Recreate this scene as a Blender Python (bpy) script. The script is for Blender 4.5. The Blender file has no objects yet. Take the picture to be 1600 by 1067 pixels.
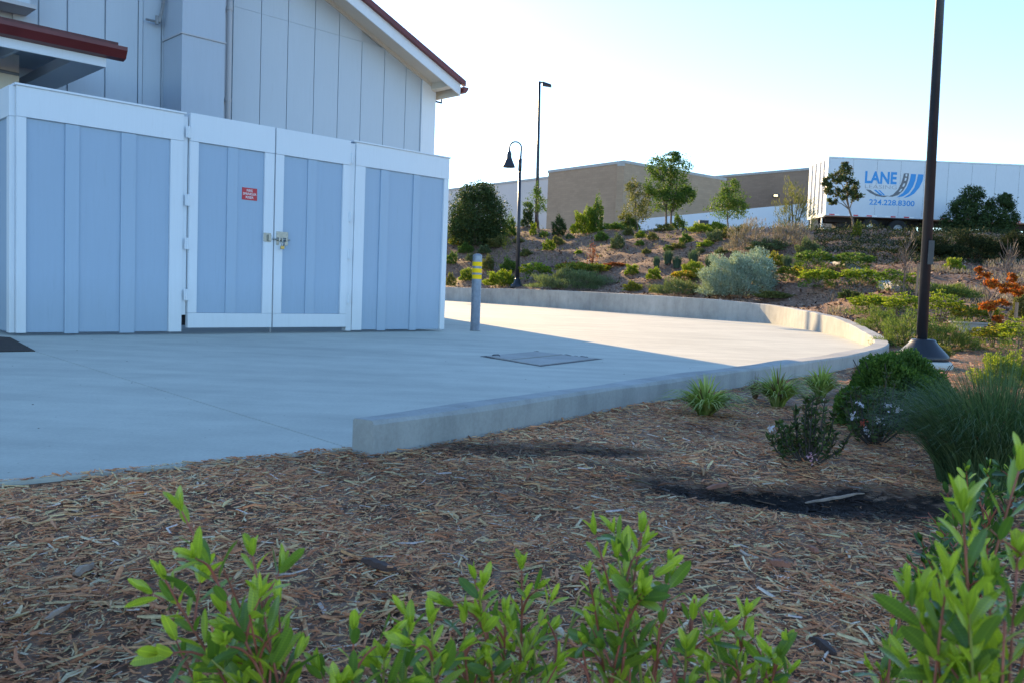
import bpy, math, random
import numpy as np
from mathutils import Vector, Matrix
from mathutils.geometry import delaunay_2d_cdt
rnd = random.Random(7)
rng = np.random.default_rng(7)
SC = bpy.context.scene
COL = SC.collection

# ------------------------------------------------------------ camera, sky, sun, exposure
FPX, PITCH, ROLL, EYE = 1320.0, math.radians(3.6), math.radians(2.2), 0.67
_f = np.array([0, math.cos(PITCH), -math.sin(PITCH)])
_r0 = np.array([1.0, 0, 0]); _u0 = np.array([0, math.sin(PITCH), math.cos(PITCH)])
_r = math.cos(ROLL) * _r0 + math.sin(ROLL) * _u0
_u = math.cos(ROLL) * _u0 - math.sin(ROLL) * _r0
cam_d = bpy.data.cameras.new('camera'); cam = bpy.data.objects.new('camera', cam_d); COL.objects.link(cam)
cam_d.sensor_width = 22.3; cam_d.lens = 22.3 * FPX / 1600; cam_d.clip_start = 0.05; cam_d.clip_end = 2000
M = Matrix.Identity(4)
for i in range(3):
    M[i][0], M[i][1], M[i][2] = _r[i], _u[i], -_f[i]
M[2][3] = EYE
cam.matrix_world = M
cam_d.dof.use_dof = True; cam_d.dof.focus_distance = 4.5; cam_d.dof.aperture_fstop = 7.1
SC.camera = cam

SUN_EL, SUN_AZ = math.radians(17.3), math.radians(-21)      # azimuth from +Y towards +X
world = bpy.data.worlds.new('World'); SC.world = world; world.use_nodes = True
wn = world.node_tree.nodes; wl = world.node_tree.links; wn.clear()
sky = wn.new('ShaderNodeTexSky'); sky.sky_type = 'NISHITA'; sky.sun_disc = False
sky.sun_elevation = SUN_EL; sky.sun_rotation = SUN_AZ
sky.air_density = 1.0; sky.dust_density = 0.12; sky.ozone_density = 3.8
bg = wn.new('ShaderNodeBackground'); bg.inputs['Strength'].default_value = 0.138
wo = wn.new('ShaderNodeOutputWorld')
wl.new(sky.outputs[0], bg.inputs[0]); wl.new(bg.outputs[0], wo.inputs[0])
sd = bpy.data.lights.new('sun', 'SUN'); sd.energy = 3.9; sd.angle = math.radians(0.5); sd.color = (1.0, 0.70, 0.35)
so = bpy.data.objects.new('sun', sd); COL.objects.link(so)
sdir = Vector((math.sin(SUN_AZ) * math.cos(SUN_EL), math.cos(SUN_AZ) * math.cos(SUN_EL), math.sin(SUN_EL)))
so.rotation_euler = sdir.to_track_quat('Z', 'Y').to_euler()
so.location = (-10, 30, 30)
SC.view_settings.view_transform = 'Standard'; SC.view_settings.look = 'None'
SC.view_settings.exposure = 1.60; SC.view_settings.gamma = 1.0
SC.view_settings.use_curve_mapping = False

# ------------------------------------------------------------ measuring helpers (photograph points to places)
OE = np.array([0, 0, EYE])
def ray(px, py): return FPX * _f + (px - 800) * _r - (py - 533.5) * _u
def gz(px, py, z=0.0):
    d = ray(px, py); return OE + d * ((z - EYE) / d[2])
def gy(px, py, Y):
    d = ray(px, py); return OE + d * (Y / d[1])

class Frame:
    """a vertical plane's own axes: x along it, y behind it, z up"""
    def __init__(s, o, ang):
        s.o = np.array([o[0], o[1], o[2] if len(o) > 2 else 0.0]); s.a = ang
        s.x = np.array([math.cos(ang), math.sin(ang), 0]); s.n = np.array([-math.sin(ang), math.cos(ang), 0])
    def px(s, px, py, y=0.0):
        d = ray(px, py); t = (((s.o + s.n * y) - OE) @ s.n) / (d @ s.n); p = OE + d * t - s.o
        return float(p @ s.x), float(p[2])
    def w(s, x, y, z): return s.o + s.x * x + s.n * y + np.array([0, 0, z])

# ------------------------------------------------------------ objects
def tag(o, label=None, cat=None, group=None, kind=None):
    if label: o['label'] = label
    if cat: o['category'] = cat
    if group: o['group'] = group
    if kind: o['kind'] = kind
    return o
def thing(name, label, cat, loc=(0, 0, 0), rz=0.0, group=None):
    o = bpy.data.objects.new(name, None); COL.objects.link(o)
    o.empty_display_size = 0.1
    o.location = tuple(float(v) for v in loc); o.rotation_euler = (0, 0, rz)
    return tag(o, label, cat, group)
def link(name, me, parent=None, loc=None):
    o = bpy.data.objects.new(name, me); COL.objects.link(o)
    if parent is not None: o.parent = parent
    if loc is not None: o.location = tuple(float(v) for v in loc)
    return o

class MB:
    def __init__(s): s.v = []; s.f = []; s.m = []
    def face(s, idx, mi=0): s.f.append(tuple(idx)); s.m.append(mi)
    def box(s, x0, x1, y0, y1, z0, z1, mi=0):
        b = len(s.v)
        s.v += [(x, y, z) for z in (z0, z1) for y in (y0, y1) for x in (x0, x1)]
        for q in ((0, 2, 3, 1), (4, 5, 7, 6), (0, 1, 5, 4), (2, 6, 7, 3), (0, 4, 6, 2), (1, 3, 7, 5)):
            s.face([b + i for i in q], mi)
        return s
    def hexa(s, pts, mi=0):
        """8 points: bottom 4 ccw then top 4 ccw"""
        b = len(s.v); s.v += [tuple(float(c) for c in p) for p in pts]
        for q in ((3, 2, 1, 0), (4, 5, 6, 7), (0, 1, 5, 4), (1, 2, 6, 5), (2, 3, 7, 6), (3, 0, 4, 7)):
            s.face([b + i for i in q], mi)
        return s
    def prism(s, poly, n, mi=0):
        """polygon (3d points) pushed by vector n"""
        b = len(s.v); k = len(poly)
        s.v += [tuple(p) for p in poly] + [tuple(p[i] + n[i] for i in range(3)) for p in poly]
        s.face(range(b + k - 1, b - 1, -1), mi); s.face(range(b + k, b + 2 * k), mi)
        for i in range(k):
            j = (i + 1) % k; s.face((b + i, b + j, b + k + j, b + k + i), mi)
        return s
    def tube(s, pts, rad, n=8, mi=0, cap=True):
        pts = [Vector(p) for p in pts]
        if not hasattr(rad, '__len__'): rad = [rad] * len(pts)
        b = len(s.v); prev = None
        for i, p in enumerate(pts):
            d = (pts[min(i + 1, len(pts) - 1)] - pts[max(i - 1, 0)])
            d = d.normalized() if d.length > 1e-9 else Vector((0, 0, 1))
            if prev is None:
                a = Vector((1, 0, 0)) if abs(d.x) < 0.8 else Vector((0, 1, 0))
                a = (a - d * a.dot(d)).normalized()
            else:
                a = prev - d * prev.dot(d); a = a.normalized() if a.length > 1e-6 else Vector((1, 0, 0))
            prev = a; c = d.cross(a)
            for k in range(n):
                t = 2 * math.pi * k / n
                s.v.append(tuple(p + (a * math.cos(t) + c * math.sin(t)) * rad[i]))
        for i in range(len(pts) - 1):
            for k in range(n):
                q = (k + 1) % n
                s.face((b + i * n + k, b + i * n + q, b + (i + 1) * n + q, b + (i + 1) * n + k), mi)
        if cap:
            s.face([b + k for k in range(n - 1, -1, -1)], mi)
            e = b + (len(pts) - 1) * n; s.face([e + k for k in range(n)], mi)
        return s
    def lathe(s, prof, n=16, mi=0, c=(0, 0)):
        b = len(s.v)
        for r, z in prof:
            for k in range(n):
                t = 2 * math.pi * k / n
                s.v.append((c[0] + r * math.cos(t), c[1] + r * math.sin(t), z))
        for i in range(len(prof) - 1):
            for k in range(n):
                q = (k + 1) % n
                s.face((b + i * n + k, b + i * n + q, b + (i + 1) * n + q, b + (i + 1) * n + k), mi)
        s.face([b + k for k in range(n - 1, -1, -1)], mi)
        e = b + (len(prof) - 1) * n; s.face([e + k for k in range(n)], mi)
        return s
    def mesh(s, name, mats, smooth=False):
        me = bpy.data.meshes.new(name); me.from_pydata(s.v, [], s.f)
        for m in (mats if isinstance(mats, (list, tuple)) else [mats]): me.materials.append(m)
        me.polygons.foreach_set('material_index', s.m)
        if smooth: me.polygons.foreach_set('use_smooth', [True] * len(s.f))
        me.update(); return me
    def build(s, name, mats, parent=None, smooth=False, bevel=0, loc=None):
        o = link(name, s.mesh(name, mats, smooth), parent, loc)
        if bevel:
            b = o.modifiers.new('bevel', 'BEVEL'); b.width = bevel; b.segments = 2; b.limit_method = 'ANGLE'
        return o

def np_mesh(name, V, Q, mat, col=None, smooth=False):
    """V (n,3) float, Q (m,4) int quads"""
    me = bpy.data.meshes.new(name)
    V = np.ascontiguousarray(V, dtype=np.float32); Q = np.ascontiguousarray(Q, dtype=np.int32)
    me.vertices.add(len(V)); me.vertices.foreach_set('co', V.ravel())
    me.loops.add(Q.size); me.loops.foreach_set('vertex_index', Q.ravel())
    k = Q.shape[1]
    me.polygons.add(len(Q)); me.polygons.foreach_set('loop_start', np.arange(0, Q.size, k, dtype=np.int32))
    me.polygons.foreach_set('loop_total', np.full(len(Q), k, dtype=np.int32))
    if smooth: me.polygons.foreach_set('use_smooth', np.ones(len(Q), dtype=bool))
    me.materials.append(mat)
    me.update(calc_edges=True)
    if col is not None:
        a = me.color_attributes.new('tint', 'FLOAT_COLOR', 'POINT')
        a.data.foreach_set('color', np.ascontiguousarray(col, dtype=np.float32).ravel())
    return me

# ------------------------------------------------------------ materials
def new_mat(name):
    m = bpy.data.materials.new(name); m.use_nodes = True
    nt = m.node_tree; p = nt.nodes['Principled BSDF']; return m, nt, p
def N(nt, t, **kw):
    n = nt.nodes.new(t)
    for k, v in kw.items(): setattr(n, k, v)
    return n
def tex_coord(nt, scale=(1, 1, 1), kind='Object', rot=(0, 0, 0)):
    tc = N(nt, 'ShaderNodeTexCoord'); mp = N(nt, 'ShaderNodeMapping')
    mp.inputs['Scale'].default_value = scale; mp.inputs['Rotation'].default_value = rot
    nt.links.new(tc.outputs[kind], mp.inputs['Vector']); return mp.outputs[0]
def noise(nt, vec, scale, detail=4, rough=.55):
    n = N(nt, 'ShaderNodeTexNoise'); n.inputs['Scale'].default_value = scale
    n.inputs['Detail'].default_value = detail; n.inputs['Roughness'].default_value = rough
    nt.links.new(vec, n.inputs['Vector']); return n.outputs['Fac']
def ramp(nt, fac, stops):
    r = N(nt, 'ShaderNodeValToRGB'); e = r.color_ramp.elements
    while len(e) < len(stops): e.new(0.5)
    for i, (p, c) in enumerate(stops):
        e[i].position = p; e[i].color = (*c, 1) if len(c) == 3 else c
    nt.links.new(fac, r.inputs[0]); return r.outputs[0]
def mix(nt, a, b, fac, mode='MIX'):
    m = N(nt, 'ShaderNodeMix', data_type='RGBA', blend_type=mode)
    for k, v in ((6, a), (7, b), (0, fac)):
        if hasattr(v, 'is_output'): nt.links.new(v, m.inputs[k])
        elif k == 0: m.inputs[0].default_value = v
        else: m.inputs[k].default_value = (*v, 1)
    return m.outputs[2]
def bump(nt, p, h, strength=.3, dist=.01):
    b = N(nt, 'ShaderNodeBump'); b.inputs['Strength'].default_value = strength; b.inputs['Distance'].default_value = dist
    nt.links.new(h, b.inputs['Height']); nt.links.new(b.outputs[0], p.inputs['Normal'])
def flat(name, c, rough=.6, metal=0, var=.12, vs=3.0, bs=0.0, spec=.5):
    m, nt, p = new_mat(name)
    v = tex_coord(nt); n = noise(nt, v, vs, 6)
    c0 = tuple(max(0, x * (1 - var)) for x in c); c1 = tuple(min(1, x * (1 + var)) for x in c)
    nt.links.new(ramp(nt, n, [(.3, c0), (.7, c1)]), p.inputs['Base Color'])
    p.inputs['Roughness'].default_value = rough; p.inputs['Metallic'].default_value = metal
    p.inputs['Specular IOR Level'].default_value = spec
    if bs: bump(nt, p, noise(nt, v, 60, 3), bs, .002)
    return m
def leafmat(name, stops, trans=.35, rough=.6, tcol=1.3):
    m, nt, p = new_mat(name)
    g = N(nt, 'ShaderNodeNewGeometry')
    c = ramp(nt, g.outputs['Random Per Island'], [(i / max(1, len(stops) - 1), s) for i, s in enumerate(stops)])
    nt.links.new(c, p.inputs['Base Color']); p.inputs['Roughness'].default_value = rough
    p.inputs['Specular IOR Level'].default_value = .22
    tr = N(nt, 'ShaderNodeBsdfTranslucent')
    tc = mix(nt, c, (tcol * 1.0, tcol * 1.05, tcol * .45), 1.0, 'MULTIPLY')
    nt.links.new(tc, tr.inputs[0])
    ms = N(nt, 'ShaderNodeMixShader'); ms.inputs[0].default_value = trans
    nt.links.new(p.outputs[0], ms.inputs[1]); nt.links.new(tr.outputs[0], ms.inputs[2])
    nt.links.new(ms.outputs[0], nt.nodes['Material Output'].inputs[0])
    return m

def concrete(name, base, stain=.25, bs=.25, pits=True, streak=False):
    m, nt, p = new_mat(name)
    v = tex_coord(nt)
    big = noise(nt, v, .55, 5, .6); mid = noise(nt, v, 3.2, 6, .65); fine = noise(nt, v, 60, 4, .7)
    d = tuple(x * (1 - stain) for x in base); l = tuple(min(1, x * (1 + stain * .55)) for x in base)
    c = mix(nt, ramp(nt, big, [(.3, d), (.65, l)]), ramp(nt, mid, [(.25, d), (.75, l)]), .5)
    c = mix(nt, c, ramp(nt, fine, [(.2, (.78, .78, .78)), (.8, (1.15, 1.15, 1.15))]), .6, 'MULTIPLY')
    if streak:
        vs = tex_coord(nt, (.35, 2.2, 1), rot=(0, 0, .25)); st = noise(nt, vs, 1.4, 5, .6)
        c = mix(nt, c, ramp(nt, st, [(.35, (.86, .86, .86)), (.6, (1.06, 1.06, 1.05))]), .7, 'MULTIPLY')
    if name == 'curb_concrete':
        st = noise(nt, tex_coord(nt, (3.2, 3.2, .5)), 1.8, 6, .7)
        c = mix(nt, c, ramp(nt, st, [(.32, (.62, .62, .60)), (.5, (1.0, 1.0, 1.0)), (.72, (1.12, 1.11, 1.1))]), .4, 'MULTIPLY')
    if pits:
        vo = N(nt, 'ShaderNodeTexVoronoi'); vo.inputs['Scale'].default_value = 9; nt.links.new(v, vo.inputs['Vector'])
        c = mix(nt, c, ramp(nt, vo.outputs['Distance'], [(.025, (.35, .33, .3)), (.05, (1, 1, 1))]), .8, 'MULTIPLY')
    nt.links.new(c, p.inputs['Base Color']); p.inputs['Roughness'].default_value = .82
    p.inputs['Specular IOR Level'].default_value = .25
    bump(nt, p, mix(nt, mid, fine, .5), bs, .004)
    return m
M_pad = concrete('pad_concrete', (.55, .54, .46), .2, .2, streak=True)
M_curb = concrete('curb_concrete', (.40, .40, .375), .42, .6)
M_joint = flat('joint_dark', (.10, .10, .10), .9)
M_hatch = concrete('hatch_concrete', (.40, .39, .36), .3, .8)

def painted(name, c, grain=(6, 6, .25), var=.06, rough=.55, dirt=True):
    m, nt, p = new_mat(name)
    v = tex_coord(nt, grain); n = noise(nt, v, 7, 5, .6); n2 = noise(nt, tex_coord(nt), .9, 4, .6)
    a = tuple(x * (1 - var) for x in c); b = tuple(min(1, x * (1 + var)) for x in c)
    col = mix(nt, ramp(nt, n, [(.3, a), (.7, b)]), ramp(nt, n2, [(.3, a), (.7, b)]), .5)
    if dirt:
        tc = N(nt, 'ShaderNodeTexCoord'); sx = N(nt, 'ShaderNodeSeparateXYZ'); nt.links.new(tc.outputs['Object'], sx.inputs[0])
        nn = noise(nt, tex_coord(nt, (7, 7, 1.6)), 2.2, 6, .7); ad = N(nt, 'ShaderNodeMath', operation='MULTIPLY_ADD'); nt.links.new(nn, ad.inputs[0]); ad.inputs[1].default_value = -.4; nt.links.new(sx.outputs['Z'], ad.inputs[2])
        col = mix(nt, col, ramp(nt, ad.outputs[0], [(0, (.80, .78, .73)), (.45, (1, 1, 1))]), .45, 'MULTIPLY')
        col = mix(nt, col, ramp(nt, noise(nt, tex_coord(nt, (9, 9, .7)), 3.0, 5, .7), [(.28, (.90, .90, .89)), (.42, (1, 1, 1))]), .6, 'MULTIPLY')
    nt.links.new(col, p.inputs['Base Color']); p.inputs['Roughness'].default_value = rough
    p.inputs['Specular IOR Level'].default_value = .35
    bump(nt, p, n, .12, .003); return m
M_white = painted('white_paint', (.70, .74, .78), var=.03)
M_blue = painted('blue_grey_paint', (.345, .445, .56), var=.03)
M_blueb = painted('blue_grey_batten_paint', (.365, .465, .575), var=.03)
M_bwall = painted('building_board_paint', (.48, .545, .605), var=.03)
M_bduct = painted('duct_paint', (.42, .48, .55), var=.04)
M_cream = painted('cream_soffit_paint', (.62, .56, .47))
M_red = flat('dark_red_metal', (.13, .022, .022), .4, 0, .15)
M_redsh = flat('roof_red', (.10, .03, .03), .6, 0, .25, 8)
M_dark = flat('dark_gap', (.03, .03, .035), .9)
M_galv = flat('galvanised_steel', (.30, .31, .32), .45, .55, .18, 14)
M_chrome = flat('zinc_plate', (.34, .35, .33), .38, .8, .15, 20)
M_yel = flat('yellow_reflective_tape', (.95, .60, .005), .5, 0, .03, spec=.2)
M_signr = flat('sign_red', (.50, .02, .035), .4, 0, .04)
M_signw = flat('sign_white', (.8, .8, .8), .5, 0, .02)
M_bronze = flat('dark_bronze_paint', (.026, .030, .038), .38, .2, .15, 6)
M_stuc = painted('stucco_pale', (.66, .63, .55))
M_pipe = painted('pipe_paint', (.45, .46, .48))
M_brass = flat('brass', (.45, .33, .12), .35, .9)

# ------------------------------------------------------------ layout: pad edge, curb and terrain
W_CURB = .19
def catmull(P, n):
    P = np.array(P, float); out = []
    for i in range(len(P) - 1):
        p0 = P[max(i - 1, 0)]; p1 = P[i]; p2 = P[i + 1]; p3 = P[min(i + 2, len(P) - 1)]
        for k in range(n):
            t = k / n
            out.append(.5 * ((2 * p1) + (-p0 + p2) * t + (2 * p0 - 5 * p1 + 4 * p2 - p3) * t * t + (-p0 + 3 * p1 - 3 * p2 + p3) * t ** 3))
    out.append(P[-1]); return np.array(out)
# outer top edge of the low part, read off the photograph at the top's height; then the inner foot of the high part
near_o = [(584, 657, .135, -.01), (837, 623, .135, 0), (1000, 599, .13, 0), (1112, 584, .13, 0), (1225, 569, .13, 0), (1319, 556, .135, .0)]
far_i = [(1299, 523, .34, .27), (1246, 513, .42, .36), (1185, 504, .50, .46), (1050, 495, .60, .55), (848, 480, .65, .60), (699, 470, .60, .56)]
st_out = [(*gz(p[0], p[1], p[2])[:2], p[2], p[3]) for p in near_o]
tipo = gz(1377, 529, .15)[:2]
far_in = np.array([gz(p[0], p[1])[:2] for p in far_i])
tang = np.gradient(far_in, axis=0); tang /= np.linalg.norm(tang, axis=1)[:, None]
far_out = far_in + np.stack([tang[:, 1], -tang[:, 0]], 1) * W_CURB
st = st_out + [(4.42, 10.05, .14, .02), (tipo[0] - .02, tipo[1] - .25, .15, .05)]
st += [(5.98, 14.3, .24, .16)]
st += [(far_out[i][0], far_out[i][1], far_i[i][2], far_i[i][3]) for i in range(len(far_i))]
d_end = far_out[-1] - far_out[-2]; d_end /= np.linalg.norm(d_end)
e1 = far_out[-1] + d_end * 10; e2 = far_out[-1] + d_end * 25
st += [(e1[0], e1[1], .6, .5), (e2[0], e2[1], .6, .5)]
path = catmull(st, 9)                                    # x, y, top, ground level outside
tg = np.gradient(path[:, :2], axis=0); tg /= np.linalg.norm(tg, axis=1)[:, None]
s_len = np.concatenate([[0], np.cumsum(np.linalg.norm(np.diff(path[:, :2], axis=0), axis=1))])
def wid(s): return np.interp(s, [0, 5.5], [.125, W_CURB])
inn = path[:, :2] + np.stack([-tg[:, 1], tg[:, 0]], 1) * wid(s_len)[:, None]      # the inner side is to the left of travel
A0 = gz(0, 753)[:2]; A1 = gz(548, 700)[:2]
adir = (A0 - A1) / np.linalg.norm(A0 - A1)
ALEFT = A1 + adir * 9
mid = .5 * (path[:, :2] + inn)
PAD = np.vstack([ALEFT, A1, mid, [[-30, 62], [-30, -2]]])         # ground is cut away inside this
def in_poly(X, Y, poly):
    inside = np.zeros(X.shape, bool); n = len(poly); j = n - 1
    for i in range(n):
        xi, yi = poly[i]; xj, yj = poly[j]
        c = ((yi > Y) != (yj > Y)) & (X < (xj - xi) * (Y - yi) / (yj - yi + 1e-12) + xi)
        inside ^= c; j = i
    return inside

TX = [-25, -10, -3, 0, 3, 6, 10, 16, 26, 50]
TY = [-5, 0, 3, 6, 9, 12, 16, 20, 24, 28, 32, 36, 40, 45, 50, 56]
TZ = [
 [-.1] * 10,
 [-.04] * 10,
 [-.004, -.004, -.004, -.004, -.004, .0, .05, .1, .1, .1],
 [0, 0, 0, 0, 0, .02, .10, .2, .3, .4],
 [0, 0, 0, 0, 0, .03, .16, .4, .6, .8],
 [0, 0, 0, 0, .0, .06, .35, .7, 1.0, 1.2],
 [0, 0, 0, 0, .1, .25, .6, 1.05, 1.4, 1.6],
 [0, 0, 0, 0, .2, .4, .95, 1.45, 1.9, 2.1],
 [0, 0, 0, .1, .4, .55, 1.45, 1.95, 2.3, 2.6],
 [0, 0, 0, .3, .5, .9, 2.0, 2.5, 2.8, 3.1],
 [.3, .4, .5, .62, .75, 1.5, 2.7, 3.1, 3.4, 3.6],
 [.4, .5, .6, .9, 1.5, 2.4, 3.4, 3.65, 3.8, 3.9],
 [.5, .6, 1.0, 1.9, 2.4, 3.2, 3.88, 3.88, 3.9, 3.9],
 [1.0, 1.4, 2.3, 3.0, 3.5, 3.95, 3.92, 3.85, 3.85, 3.85],
 [3.2, 3.6, 4.15, 4.2, 4.2, 4.1, 3.9, 3.85, 3.85, 3.85],
 [3.9] * 10]
TX = np.array(TX, float); TY = np.array(TY, float); TZ = np.array(TZ, float)
def H(X, Y, bumps=True):
    X = np.asarray(X, float); Y = np.asarray(Y, float)
    x = np.clip(X, TX[0], TX[-1] - 1e-6); y = np.clip(Y, TY[0], TY[-1] - 1e-6)
    i = np.clip(np.searchsorted(TX, x, 'right') - 1, 0, len(TX) - 2); j = np.clip(np.searchsorted(TY, y, 'right') - 1, 0, len(TY) - 2)
    a = (x - TX[i]) / (TX[i + 1] - TX[i]); b = (y - TY[j]) / (TY[j + 1] - TY[j])
    z = (TZ[j, i] * (1 - a) + TZ[j, i + 1] * a) * (1 - b) + (TZ[j + 1, i] * (1 - a) + TZ[j + 1, i + 1] * a) * b
    if bumps:
        amp = np.clip((Y - 8) / 14, 0, 1) * .07 * np.clip((54 - Y) / 4, 0, 1)
        z = z + amp * (np.sin(X * 1.7 + 1.3 * np.sin(Y * .9)) + np.sin(Y * 2.1 + X * .8 + 2) + .6 * np.sin(X * 4.1 - Y * 3.3))
        z = z + .010 * (np.sin(X * 5.1 + Y * 2.2) + np.sin(Y * 6.7 - X * 3.1) + .7 * np.sin(X * 13 + Y * 9)) * (Y < 20)
        for (cx, cy, rx, ry, dp) in DIPS:
            q = ((X - cx) / rx) ** 2 + ((Y - cy) / ry) ** 2
            z = z - dp * np.exp(-q * 1.5)
    d = np.full(X.shape, 1e9); g = np.zeros(X.shape)
    P = path[::2]
    for k in range(len(P)):
        dd = (X - P[k, 0]) ** 2 + (Y - P[k, 1]) ** 2
        m = dd < d; d = np.where(m, dd, d); g = np.where(m, P[k, 3], g)
    d = np.sqrt(d); r = np.where(g > .2, 2.0, .5)
    w = np.clip(1 - (d - .25) / r, 0, 1); w = w * w * (3 - 2 * w)
    return z * (1 - w) + g * w
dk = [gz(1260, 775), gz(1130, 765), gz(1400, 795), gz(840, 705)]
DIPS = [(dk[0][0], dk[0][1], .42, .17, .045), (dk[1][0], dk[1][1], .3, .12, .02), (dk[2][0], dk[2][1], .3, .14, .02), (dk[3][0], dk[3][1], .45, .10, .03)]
def hit(px, py, tmax=95.0):
    d = ray(px, py); d = d / d[1]
    t = np.concatenate([np.linspace(.8, 14, 300), np.linspace(14.05, tmax, 900)])
    p = OE + d * t[:, None]
    h = H(p[:, 0], p[:, 1])
    k = np.argmax(p[:, 2] < h)
    if not (p[:, 2] < h).any(): k = np.argmin(np.abs(t - 46))
    q = np.array([p[k, 0], p[k, 1], h[k]]); lim = 40.2 if px > 1225 else 50.0
    if q[1] > lim:
        q = OE + d * lim; q[2] = float(H(q[0], q[1]))
    return q

# mulch ground material; the black wet patches of soil: x, y, radii, strength
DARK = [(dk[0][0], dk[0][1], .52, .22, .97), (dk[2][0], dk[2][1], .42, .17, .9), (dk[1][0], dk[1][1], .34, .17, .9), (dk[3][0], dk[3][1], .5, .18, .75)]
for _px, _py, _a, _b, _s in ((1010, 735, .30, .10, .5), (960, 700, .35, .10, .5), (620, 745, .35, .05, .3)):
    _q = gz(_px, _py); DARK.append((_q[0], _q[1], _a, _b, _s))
def mulch_mat():
    m, nt, p = new_mat('bark_mulch')
    v = tex_coord(nt)
    def layer(scale, rot, sx):
        vv = tex_coord(nt, (1, sx, 1), rot=(0, 0, rot)); vo = N(nt, 'ShaderNodeTexVoronoi')
        vo.inputs['Scale'].default_value = scale; nt.links.new(vv, vo.inputs['Vector']); return vo
    a = layer(28, .5, .22); b = layer(34, 2.0, .25)
    sep = N(nt, 'ShaderNodeSeparateColor'); nt.links.new(a.outputs['Color'], sep.inputs[0])
    sep2 = N(nt, 'ShaderNodeSeparateColor'); nt.links.new(b.outputs['Color'], sep2.inputs[0])
    st1 = [(0, (.10, .06, .04)), (.35, (.18, .11, .07)), (.7, (.26, .165, .11)), (1, (.38, .27, .19))]
    c = mix(nt, ramp(nt, sep.outputs[0], st1), ramp(nt, sep2.outputs[1], st1), noise(nt, v, 30, 2))
    big = noise(nt, v, .35, 5, .6)
    c = mix(nt, c, ramp(nt, big, [(.3, (.70, .62, .60)), (.7, (1.12, 1.05, 1.0))]), 1.0, 'MULTIPLY')
    wob = noise(nt, v, 7, 4)
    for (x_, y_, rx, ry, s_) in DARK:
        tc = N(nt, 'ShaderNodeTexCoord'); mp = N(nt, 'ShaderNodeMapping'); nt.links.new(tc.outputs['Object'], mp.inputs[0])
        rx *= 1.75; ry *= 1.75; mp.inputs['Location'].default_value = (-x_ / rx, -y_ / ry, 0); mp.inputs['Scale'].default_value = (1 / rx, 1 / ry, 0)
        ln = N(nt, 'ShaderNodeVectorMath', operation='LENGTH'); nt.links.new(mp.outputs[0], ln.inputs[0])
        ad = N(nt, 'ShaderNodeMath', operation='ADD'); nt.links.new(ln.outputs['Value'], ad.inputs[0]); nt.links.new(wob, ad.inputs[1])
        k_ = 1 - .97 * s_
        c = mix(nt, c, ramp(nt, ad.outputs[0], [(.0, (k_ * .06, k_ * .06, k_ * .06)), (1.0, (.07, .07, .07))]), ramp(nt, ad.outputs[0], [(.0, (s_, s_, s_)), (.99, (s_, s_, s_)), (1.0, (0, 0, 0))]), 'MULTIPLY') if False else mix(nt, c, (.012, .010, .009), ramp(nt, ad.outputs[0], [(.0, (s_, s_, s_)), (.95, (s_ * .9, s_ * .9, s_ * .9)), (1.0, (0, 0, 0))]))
    nt.links.new(c, p.inputs['Base Color']); p.inputs['Roughness'].default_value = .9
    p.inputs['Specular IOR Level'].default_value = .2
    bump(nt, p, mix(nt, a.outputs['Distance'], b.outputs['Distance'], .5), .5, .008)
    return m
M_mulch = mulch_mat()

def build_ground():
    pts = []
    def grid(x0, x1, y0, y1, s, hole=None):
        X, Y = np.meshgrid(np.arange(x0, x1, s), np.arange(y0, y1, s))
        X = X.ravel() + rng.uniform(-.3, .3, X.size) * s; Y = Y.ravel() + rng.uniform(-.3, .3, Y.size) * s
        k = ~in_poly(X, Y, PAD)
        if hole: k &= ~((X > hole[0]) & (X < hole[1]) & (Y > hole[2]) & (Y < hole[3]))
        pts.append(np.stack([X[k], Y[k]], 1))
    grid(-4, 8, .6, 12, .11)
    grid(-14, 32, -4, 58, .5, (-4, 8, .6, 12))
    grid(-60, 70, -20, 80, 5, (-14, 32, -4, 58))
    grid(-600, 600, -300, 900, 60, (-60, 70, -20, 80))
    P = np.vstack(pts)
    # drop points that fall on the cut line
    d = np.full(len(P), 1e9)
    for q in mid: d = np.minimum(d, (P[:, 0] - q[0]) ** 2 + (P[:, 1] - q[1]) ** 2)
    P = P[d > .01]
    loop = [Vector((float(a), float(b))) for a, b in PAD]
    vs = loop + [Vector((float(a), float(b))) for a, b in P]
    n = len(loop)
    ov, oe, of, *_ = delaunay_2d_cdt(vs, [(i, (i + 1) % n) for i in range(n)], [], 0, 1e-6)
    V = np.array([(v[0], v[1]) for v in ov]); Fc = np.array([f for f in of if len(f) == 3])
    c = V[Fc].mean(axis=1)
    Fc = Fc[~in_poly(c[:, 0], c[:, 1], PAD)]
    Z = H(V[:, 0], V[:, 1])
    me = np_mesh('ground', np.column_stack([V, Z]), Fc, M_mulch, smooth=True)
    return tag(link('ground', me), kind='structure')
build_ground()

# pad: slabs with a recessed joint between them
J0 = gz(548, 692)[:2]; J1 = gz(205, 590)[:2]; jd = (J1 - J0) / np.linalg.norm(J1 - J0)
jn = np.array([-jd[1], jd[0]]); JE = J0 + jd * 30; JS = A1
def slab(poly, name='slab'):
    b = MB(); b.prism([(float(x), float(y), -.15) for x, y in poly], (0, 0, .15))
    return b.build(name, M_pad, pad)
pad = thing('concrete_pad', None, None); tag(pad, kind='structure')
gap = .0035
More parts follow.
